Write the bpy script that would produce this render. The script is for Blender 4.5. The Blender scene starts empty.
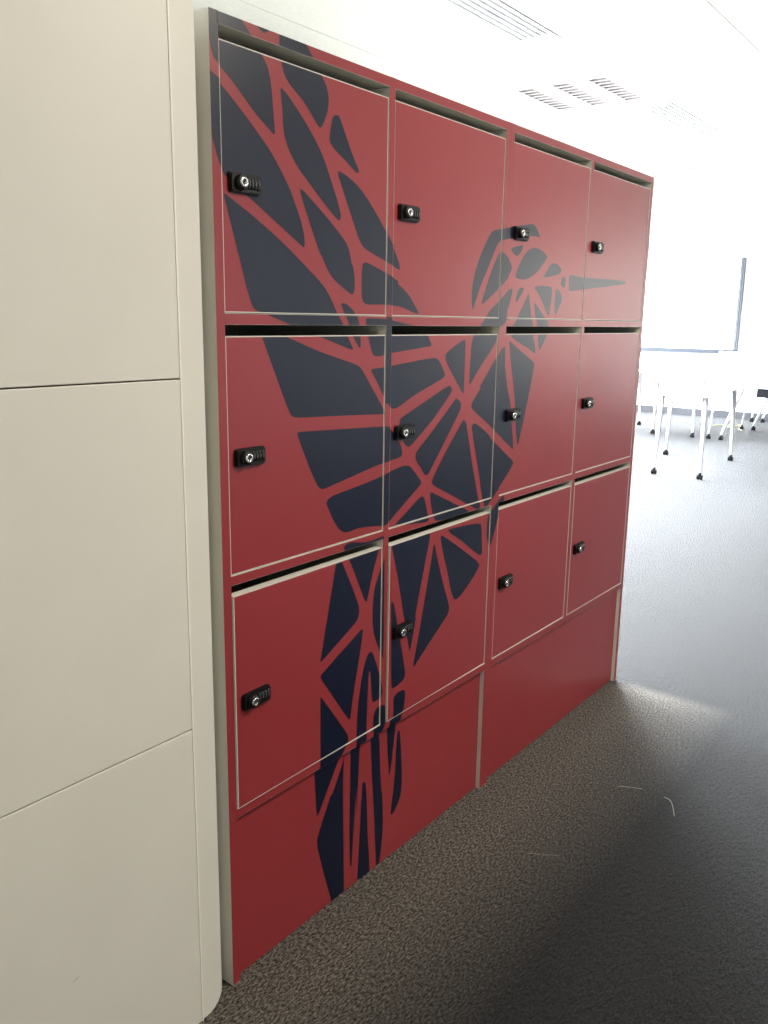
import bpy, bmesh, math, random
from mathutils import Vector, Matrix
from mathutils.geometry import tessellate_polygon
PI = math.pi
random.seed(4)
scene = bpy.context.scene
col = scene.collection

# ---------------------------------------------------------------- camera
cam_data = bpy.data.cameras.new('camera')
cam = bpy.data.objects.new('camera', cam_data); col.objects.link(cam)
cam_data.sensor_fit = 'HORIZONTAL'; cam_data.sensor_width = 36.0
cam_data.lens = 36.0 * 873.18 / 768
cam_data.clip_start = 0.02; cam_data.clip_end = 200
_r = Vector((0.5993821, -0.8003235, 0.01494672)); _u = Vector((0.16369049, 0.14082712, 0.97640829)); _f = Vector((0.7835474, 0.58279501, -0.2154146))
m = Matrix((_r, _u, -_f)).transposed().to_4x4()
m.translation = Vector((-1.01266, -1.10285, 1.28104))
cam.matrix_world = m
scene.camera = cam

# ---------------------------------------------------------------- light and exposure
scene.view_settings.view_transform = 'Standard'; scene.view_settings.look = 'None'
scene.view_settings.gamma = 1.0; scene.view_settings.use_curve_mapping = False
scene.view_settings.exposure = 0.08
world = bpy.data.worlds.new('daylight'); scene.world = world; world.use_nodes = True
bg = world.node_tree.nodes['Background']
bg.inputs[0].default_value = (0.86, 0.93, 1.0, 1); bg.inputs[1].default_value = 0.4

def area_light(name, loc, direction, sx, sy, watts, color, spread=180):
    d = bpy.data.lights.new(name, 'AREA'); d.shape = 'RECTANGLE'; d.size = sx; d.size_y = sy
    d.energy = watts; d.color = color; d.spread = math.radians(spread)
    o = bpy.data.objects.new(name, d); col.objects.link(o)
    o.location = loc; o.rotation_euler = Vector(direction).to_track_quat('-Z', 'Y').to_euler()
    return o
# daylight arriving through the window bays (each light sits in its window opening, outside the glass)
BACK_Y = 4.5; END_X = 11.70; RIGHT_Y = -4.2; NEAR_X = -4.0; CEIL = 2.412
NEAR_Y = 2.6; STEP_X = 7.2
BAYS_NEAR = [(-0.4, 2.0), (2.2, 4.5), (4.7, 7.0)]; BAYS_FAR = [(7.4, 9.3), (9.5, 11.4)]
BAYS_RIGHT = [(-3.5, -1.3), (-0.9, 1.3), (1.7, 3.9), (9.0, 11.2)]  # unseen right-hand bays, the last one added for sheen on the doors
SILL, HEAD = 0.90, 2.25
W_NEAR = [240, 1150, 1750]; W_FAR = [2600, 1500]
W_RIGHT = [3, 2, 0, 95]
for _y, _bays, _w in ((NEAR_Y, BAYS_NEAR, W_NEAR), (BACK_Y, BAYS_FAR, W_FAR)):
    for (a, b), w in zip(_bays, _w):
        area_light('window_daylight', ((a+b)/2, _y + 0.25, (SILL+HEAD)/2), (0, -1, -0.8), b-a, HEAD-SILL, w, (0.90, 0.95, 1.0), 140)
for (a, b), w in zip(BAYS_RIGHT, W_RIGHT):
    area_light('window_daylight', ((a+b)/2, RIGHT_Y - 0.25, (SILL+HEAD)/2), (0, 1, -0.05), b-a, HEAD-SILL, w, (1.0, 0.93, 0.80))
# two fill lamps added under unseen ceiling fittings to brighten the upper fronts
for _x, _w in ((0.90, 48), (-1.615, 22)):
    area_light('ceiling_fill', (_x, -1.455, CEIL - .008), (0, 0, -1), .5, .5, _w, (1.0, 0.90, 0.76))

# ---------------------------------------------------------------- helpers
def new_mat(name, rgb, rough=0.5, metal=0.0, spec=0.5, coat=0.0):
    m = bpy.data.materials.new(name); m.use_nodes = True
    b = m.node_tree.nodes['Principled BSDF']
    b.inputs['Base Color'].default_value = (*rgb, 1); b.inputs['Roughness'].default_value = rough
    b.inputs['Metallic'].default_value = metal; b.inputs['Specular IOR Level'].default_value = spec
    b.inputs['Coat Weight'].default_value = coat
    return m
def node(m, kind, **kw):
    n = m.node_tree.nodes.new(kind)
    for k, v in kw.items(): setattr(n, k, v)
    return n
def noise_bump(m, scale, strength, dist=0.001, detail=3):
    t = m.node_tree; b = t.nodes['Principled BSDF']
    c = node(m, 'ShaderNodeTexCoord'); n = node(m, 'ShaderNodeTexNoise'); n.inputs['Scale'].default_value = scale; n.inputs['Detail'].default_value = detail
    bp = node(m, 'ShaderNodeBump'); bp.inputs['Strength'].default_value = strength; bp.inputs['Distance'].default_value = dist
    t.links.new(c.outputs['Object'], n.inputs['Vector']); t.links.new(n.outputs['Fac'], bp.inputs['Height']); t.links.new(bp.outputs['Normal'], b.inputs['Normal'])
def mottle(m, c1, c2, scale):
    t = m.node_tree; b = t.nodes['Principled BSDF']
    c = node(m, 'ShaderNodeTexCoord'); n = node(m, 'ShaderNodeTexNoise'); n.inputs['Scale'].default_value = scale; n.inputs['Detail'].default_value = 4
    r = node(m, 'ShaderNodeValToRGB'); r.color_ramp.elements[0].color = (*c1, 1); r.color_ramp.elements[1].color = (*c2, 1)
    r.color_ramp.elements[0].position = .35; r.color_ramp.elements[1].position = .65
    t.links.new(c.outputs['Object'], n.inputs['Vector']); t.links.new(n.outputs['Fac'], r.inputs['Fac']); t.links.new(r.outputs['Color'], b.inputs['Base Color'])

RED = new_mat('red_vinyl', (0.29, 0.03, 0.034), 0.30, spec=.4); mottle(RED, (0.272, 0.031, 0.036), (0.290, 0.034, 0.040), 3); noise_bump(RED, 900, .08, .0003)
NAVY = new_mat('navy_vinyl', (0.004, 0.0075, 0.024), 0.30, spec=.4); noise_bump(NAVY, 900, .08, .0003)
MELAMINE = new_mat('white_melamine', (0.66, 0.65, 0.58), 0.45)
INSIDE = new_mat('grey_melamine_inside', (0.45, 0.46, 0.40), 0.6)
PANEL = new_mat('cream_panel_laminate', (0.62, 0.60, 0.53), 0.42); noise_bump(PANEL, 250, .05, .0005)
mottle(PANEL, (0.70, 0.68, 0.60), (0.725, 0.705, 0.625), 5)
SEAM = new_mat('dark_panel_seam', (0.10, 0.08, 0.065), 0.8)
BLACK = new_mat('black_lock_plastic', (0.003, 0.003, 0.0035), 0.45, spec=.3)
DIAL = new_mat('black_number_wheel', (0.012, 0.013, 0.014), 0.25)
CHROME = new_mat('chrome', (0.85, 0.83, 0.80), 0.18, 1.0)
BRASS = new_mat('dark_keyhole', (0.02, 0.015, 0.01), 0.5)
TILE = new_mat('ceiling_tile', (0.80, 0.79, 0.74), 0.9); mottle(TILE, (0.53, 0.515, 0.455), (0.57, 0.553, 0.49), 60); noise_bump(TILE, 300, .3, .001)
GRID = new_mat('ceiling_grid_shadow_gap', (0.36, 0.33, 0.29), 0.9)
WHITE_METAL = new_mat('white_painted_metal', (0.82, 0.82, 0.82), 0.4)
SLOT = new_mat('dark_air_slot', (0.004, 0.003, 0.005), 0.9, spec=.1)
LOUVRE = new_mat('louvre_metal', (0.42, 0.385, 0.37), 0.5)
LOUVRE_DARK = new_mat('louvre_recess', (0.10, 0.09, 0.088), 0.6)
WALL = new_mat('white_wall_paint', (0.80, 0.80, 0.79), 0.8); noise_bump(WALL, 120, .1, .001)
DARK_WALL = new_mat('dark_grey_wall_paint', (0.07, 0.068, 0.065), 0.8)
ALU = new_mat('grey_aluminium', (0.022, 0.025, 0.031), 0.9, spec=.1)
ALU_SIDE = new_mat('grey_aluminium_side', (0.050, 0.054, 0.062), 0.8, spec=.1)
BOARD = new_mat('whiteboard_enamel', (0.88, 0.89, 0.90), 0.2)
SKIRT = new_mat('dark_grey_skirting', (0.022, 0.023, 0.027), 0.7, spec=.2)
TABLE_WHITE = new_mat('white_table_laminate', (0.82, 0.83, 0.86), 0.35)
LEG_METAL = new_mat('silver_leg_metal', (0.42, 0.42, 0.46), 0.5)
BRACKET = new_mat('black_bracket', (0.004, 0.004, 0.006), 0.8, spec=.1)
CASTOR = new_mat('black_castor', (0.004, 0.004, 0.004), 0.8, spec=.1)
LINT = new_mat('white_thread', (0.50, 0.48, 0.43), 0.7)
CABLE = new_mat('yellow_green_cable', (0.45, 0.42, 0.18), 0.6)
FRAME = new_mat('white_window_frame', (0.80, 0.80, 0.80), 0.5)
GLASS = bpy.data.materials.new('window_glass'); GLASS.use_nodes = True
_t = GLASS.node_tree; _t.nodes.remove(_t.nodes['Principled BSDF'])
_a = _t.nodes.new('ShaderNodeBsdfTransparent'); _g = _t.nodes.new('ShaderNodeBsdfGlossy'); _g.inputs['Roughness'].default_value = .02
_x = _t.nodes.new('ShaderNodeMixShader'); _x.inputs[0].default_value = .06
_t.links.new(_a.outputs[0], _x.inputs[1]); _t.links.new(_g.outputs[0], _x.inputs[2]); _t.links.new(_x.outputs[0], _t.nodes['Material Output'].inputs['Surface'])

def carpet_material():
    m = new_mat('dark_loop_pile_carpet', (0.04, 0.037, 0.033), 0.75, spec=.16)
    t = m.node_tree; b = t.nodes['Principled BSDF']; L = t.links.new
    c = node(m, 'ShaderNodeTexCoord')
    # carpet colour: dark pile blending into one browner band along the lockers
    sep = node(m, 'ShaderNodeSeparateXYZ'); L(c.outputs['Object'], sep.inputs[0])
    n1 = node(m, 'ShaderNodeTexNoise'); n1.inputs['Scale'].default_value = 230; n1.inputs['Detail'].default_value = 3; n1.inputs['Roughness'].default_value = .8
    mp = node(m, 'ShaderNodeMapping'); mp.inputs['Scale'].default_value = (.45, 1, 1); L(c.outputs['Object'], mp.inputs[0]); L(mp.outputs[0], n1.inputs['Vector'])
    r1 = node(m, 'ShaderNodeValToRGB'); r1.color_ramp.elements[0].position = .42; r1.color_ramp.elements[1].position = .70
    L(n1.outputs['Fac'], r1.inputs['Fac'])
    mixd = node(m, 'ShaderNodeMix', data_type='RGBA'); mixd.inputs[6].default_value = (*CARPET_A0, 1); mixd.inputs[7].default_value = (*CARPET_A1, 1); L(r1.outputs['Color'], mixd.inputs[0])
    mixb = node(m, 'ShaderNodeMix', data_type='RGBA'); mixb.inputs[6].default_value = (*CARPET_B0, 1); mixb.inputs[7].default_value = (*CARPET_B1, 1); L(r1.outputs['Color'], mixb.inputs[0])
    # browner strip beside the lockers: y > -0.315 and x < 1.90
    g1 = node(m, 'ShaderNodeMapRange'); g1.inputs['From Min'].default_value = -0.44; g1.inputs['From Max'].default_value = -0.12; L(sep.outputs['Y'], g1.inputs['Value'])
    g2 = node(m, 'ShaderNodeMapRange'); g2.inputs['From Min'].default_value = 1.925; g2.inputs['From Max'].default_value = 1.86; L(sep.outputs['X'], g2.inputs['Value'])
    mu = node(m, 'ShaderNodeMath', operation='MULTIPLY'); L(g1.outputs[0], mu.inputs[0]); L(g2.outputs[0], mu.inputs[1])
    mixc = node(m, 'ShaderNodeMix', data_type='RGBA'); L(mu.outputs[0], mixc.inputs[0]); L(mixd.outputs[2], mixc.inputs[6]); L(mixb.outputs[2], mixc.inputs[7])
    L(mixc.outputs[2], b.inputs['Base Color'])
    b.inputs['Sheen Weight'].default_value = SHEEN; b.inputs['Sheen Roughness'].default_value = .4; b.inputs['Sheen Tint'].default_value = (.8, .88, 1, 1)
    n2 = node(m, 'ShaderNodeTexNoise'); n2.inputs['Scale'].default_value = 95; n2.inputs['Detail'].default_value = 2; L(mp.outputs[0], n2.inputs['Vector'])
    add = node(m, 'ShaderNodeMath', operation='ADD'); L(n1.outputs['Fac'], add.inputs[0]); L(n2.outputs['Fac'], add.inputs[1])
    bp = node(m, 'ShaderNodeBump'); bp.inputs['Strength'].default_value = 1.0; bp.inputs['Distance'].default_value = .012
    L(add.outputs[0], bp.inputs['Height']); L(bp.outputs['Normal'], b.inputs['Normal'])
    return m
CARPET_A0 = (0.0004, 0.0004, 0.0003); CARPET_A1 = (0.034, 0.032, 0.028)
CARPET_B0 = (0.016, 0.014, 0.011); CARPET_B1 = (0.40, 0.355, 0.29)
SHEEN = .06
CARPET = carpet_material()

class MB:
    """collects shapes, each with a material slot, and links them as one mesh object"""
    def __init__(s): s.v = []; s.f = []; s.m = []; s.sm = []
    def poly(s, pts, mi=0, smooth=False):
        k = len(s.v); s.v += [tuple(p) for p in pts]; s.f.append(tuple(range(k, k+len(pts)))); s.m.append(mi); s.sm.append(smooth)
    def add(s, vs, fs, mi=0, smooth=False):
        k = len(s.v); s.v += [tuple(v) for v in vs]
        for f in fs: s.f.append(tuple(k+i for i in f)); s.m.append(mi); s.sm.append(smooth)
    def box(s, x0, x1, y0, y1, z0, z1, mi=0):
        vs = [(x0,y0,z0),(x1,y0,z0),(x1,y1,z0),(x0,y1,z0),(x0,y0,z1),(x1,y0,z1),(x1,y1,z1),(x0,y1,z1)]
        s.add(vs, [(0,3,2,1),(4,5,6,7),(0,1,5,4),(1,2,6,5),(2,3,7,6),(3,0,4,7)], mi)
    def prism(s, pts, axis, a, b, mi=0, smooth=False):
        """pts: 2D outline, extruded along axis from a to b"""
        def P(p, t): return {'x': (t, p[0], p[1]), 'y': (p[0], t, p[1]), 'z': (p[0], p[1], t)}[axis]
        n = len(pts); vs = [P(p, a) for p in pts] + [P(p, b) for p in pts]
        fs = [(i, (i+1) % n, n+(i+1) % n, n+i) for i in range(n)]
        s.add(vs, fs, mi, smooth); s.poly([P(p, a) for p in reversed(pts)], mi); s.poly([P(p, b) for p in pts], mi)
    def tube(s, p, q, r0, r1=None, n=14, mi=0):
        r1 = r0 if r1 is None else r1
        p = Vector(p); q = Vector(q); d = (q-p).normalized()
        u = d.orthogonal().normalized(); w = d.cross(u)
        A = [p + (u*math.cos(2*PI*i/n) + w*math.sin(2*PI*i/n))*r0 for i in range(n)]
        B = [q + (u*math.cos(2*PI*i/n) + w*math.sin(2*PI*i/n))*r1 for i in range(n)]
        s.add(A+B, [(i, (i+1) % n, n+(i+1) % n, n+i) for i in range(n)], mi, True)
        s.poly(list(reversed(A)), mi); s.poly(B, mi)
    def lathe(s, prof, origin, n=20, mi=0):
        """prof: (radius, distance along -Y) pairs, turned about the Y axis"""
        o = Vector(origin); rings = []
        vs = []
        for r, d in prof:
            for i in range(n): vs.append(o + Vector((r*math.cos(2*PI*i/n), -d, r*math.sin(2*PI*i/n))))
        fs = []
        for k in range(len(prof)-1):
            for i in range(n): fs.append((k*n+i, k*n+(i+1) % n, (k+1)*n+(i+1) % n, (k+1)*n+i))
        s.add(vs, fs, mi, True)
    def tri_fill(s, pts, y, mi):
        """planar shape in the x-z plane at y, facing -Y"""
        tr = tessellate_polygon([[Vector((p[0], p[1], 0)) for p in pts]])
        vs = [(p[0], y, p[1]) for p in pts]; fs = []
        for a, b, c in tr:
            ar = (pts[b][0]-pts[a][0])*(pts[c][1]-pts[a][1]) - (pts[b][1]-pts[a][1])*(pts[c][0]-pts[a][0])
            if abs(ar) < 1e-10: continue
            fs.append((a, b, c) if ar > 0 else (a, c, b))
        s.add(vs, fs, mi)
    def build(s, name, mats, parent=None, bevel=0, origin=None):
        me = bpy.data.meshes.new(name)
        vs = s.v if origin is None else [(v[0]-origin[0], v[1]-origin[1], v[2]-origin[2]) for v in s.v]
        me.from_pydata(vs, [], s.f)
        for mt in (mats if isinstance(mats, (list, tuple)) else [mats]): me.materials.append(mt)
        me.polygons.foreach_set('material_index', s.m); me.polygons.foreach_set('use_smooth', s.sm); me.update()
        o = bpy.data.objects.new(name, me); col.objects.link(o)
        if parent: o.parent = parent
        if origin is not None: o.location = origin
        if bevel:
            b = o.modifiers.new('bevel', 'BEVEL'); b.width = bevel; b.segments = 2; b.limit_method = 'ANGLE'; b.angle_limit = math.radians(50)
        return o
def tag(o, label, cat, group=None, kind=None):
    o['label'] = label; o['category'] = cat
    if group: o['group'] = group
    if kind: o['kind'] = kind
    return o
def struct(o, kind='structure'): o['kind'] = kind; return o
def empty(name, loc, rz=0):
    o = bpy.data.objects.new(name, None); col.objects.link(o); o.location = loc; o.rotation_euler = (0, 0, rz); o.empty_display_size = .1
    return o

# ---------------------------------------------------------------- room shell
X0, X1, Y0, Y1 = NEAR_X, END_X, RIGHT_Y, BACK_Y
f = MB(); f.box(X0-.15, X1+.15, Y0-.15, Y1+.15, -.12, 0)
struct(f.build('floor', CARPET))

LIGHTS = [(3.415, 0.985), (5.930, 0.985), (8.445, .985), (.90, -1.455), (-1.615, -1.455)]  # last two are unseen fittings, added to carry the fill lamps
DIFFUSERS = [(1.00, 2.506), (3.78, 4.98), (6.30, 7.50)]           # x from-to, in the narrow strip
STRIP = (0.662, 0.833)
xe = [2.506 + 1.2*i for i in range(-6, 8)]
ye = [0.662 - .61*i for i in range(0, 9)][::-1] + [0.833 + .61*i for i in range(0, 8)]
xe = [X0] + [v for v in xe if X0 + .05 < v < X1 - .05] + [X1]; ye = [Y0] + [v for v in ye if Y0 + .05 < v < Y1 - .05] + [Y1]
holes = [(cx-.29, cx+.29, cy-.29, cy+.29) for cx, cy in LIGHTS] + [(a, b, STRIP[0], STRIP[1]) for a, b in DIFFUSERS]
c = MB(); G = .0016; TH = .016
for xa, xb in zip(xe, xe[1:]):
    for ya, yb in zip(ye, ye[1:]):
        R = (xa+G, xb-G, ya+G, yb-G)
        hs = [h for h in holes if h[0] < R[1] and h[1] > R[0] and h[2] < R[3] and h[3] > R[2]]
        xs = sorted({R[0], R[1], *[min(max(v, R[0]), R[1]) for h in hs for v in h[:2]]})
        ys = sorted({R[2], R[3], *[min(max(v, R[2]), R[3]) for h in hs for v in h[2:]]})
        for p, q in zip(xs, xs[1:]):
            for s_, t_ in zip(ys, ys[1:]):
                if q-p < 1e-4 or t_-s_ < 1e-4: continue
                mx, my = (p+q)/2, (s_+t_)/2
                if any(h[0] < mx < h[1] and h[2] < my < h[3] for h in hs): continue
                c.box(p, q, s_, t_, CEIL, CEIL+TH, 0)
# backing above the tiles (open over the recessed fittings)
bx_ = sorted({X0-.15, X1+.15, *[v for h in holes for v in h[:2]]}); by_ = sorted({Y0-.15, Y1+.15, *[v for h in holes for v in h[2:]]})
for p, q in zip(bx_, bx_[1:]):
    for s_, t_ in zip(by_, by_[1:]):
        mx, my = (p+q)/2, (s_+t_)/2
        inside = any(h[0] < mx < h[1] and h[2] < my < h[3] for h in holes)
        z0 = CEIL+.14 if inside else CEIL+.006
        c.box(p, q, s_, t_, z0, CEIL+.20, 1)
struct(c.build('ceiling', [TILE, GRID]))

def wall_with_openings(name, axis, pos, thick, a0, a1, openings, mat=None):
    w = MB(); edges = [a0]
    def put(p, q, z0, z1):
        if q-p < 1e-4: return
        if axis == 'y': w.box(p, q, min(pos, pos+thick), max(pos, pos+thick), z0, z1)
        else: w.box(min(pos, pos+thick), max(pos, pos+thick), p, q, z0, z1)
    cur = a0
    for (p, q) in openings:
        put(cur, p, 0, CEIL+.2); put(p, q, 0, SILL); put(p, q, HEAD, CEIL+.2); cur = q
    put(cur, a1, 0, CEIL+.2)
    return struct(w.build(name, mat or WALL))
wall_with_openings('wall_back', 'y', NEAR_Y, .15, X0, STEP_X, BAYS_NEAR)
wall_with_openings('wall_back_far', 'y', BACK_Y, .15, STEP_X-.15, X1, BAYS_FAR)
wall_with_openings('wall_step', 'x', STEP_X, -.15, NEAR_Y+.15, BACK_Y, [])
wall_with_openings('wall_right', 'y', RIGHT_Y, -.15, X0, X1, BAYS_RIGHT, DARK_WALL)
wall_with_openings('wall_end', 'x', END_X, .15, Y0-.15, Y1+.15, [])
wall_with_openings('wall_near', 'x', NEAR_X, -.15, Y0-.15, Y1+.15, [])
k = 0
for bays, y, sgn in ((BAYS_NEAR, NEAR_Y, 1), (BAYS_FAR, BACK_Y, 1), (BAYS_RIGHT, RIGHT_Y, -1)):
    for a, b in bays:
        k += 1
        w = MB(); ya, yb = sorted((y + sgn*.04, y + sgn*.10))
        w.box(a, b, ya, yb, SILL, SILL+.05); w.box(a, b, ya, yb, HEAD-.05, HEAD)
        w.box(a, a+.05, ya, yb, SILL+.05, HEAD-.05); w.box(b-.05, b, ya, yb, SILL+.05, HEAD-.05)
        mx = (a+b)/2; w.box(mx-.02, mx+.02, ya, yb, SILL+.05, HEAD-.05)
        wo = struct(w.build('window_%d' % k, FRAME))
        g = MB(); ym = (ya+yb)/2
        g.box(a+.05, mx-.02, ym-.003, ym+.003, SILL+.05, HEAD-.05); g.box(mx+.02, b-.05, ym-.003, ym+.003, SILL+.05, HEAD-.05)
        g.build('window_pane', GLASS, wo)
b = MB(); b.box(END_X-.015, END_X, Y0, Y1, 0, .10); struct(b.build('baseboard_end', SKIRT), 'structure')
b = MB(); b.box(STEP_X, END_X-.015, Y1-.015, Y1, 0, .10); struct(b.build('baseboard_back', SKIRT), 'structure')

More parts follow.
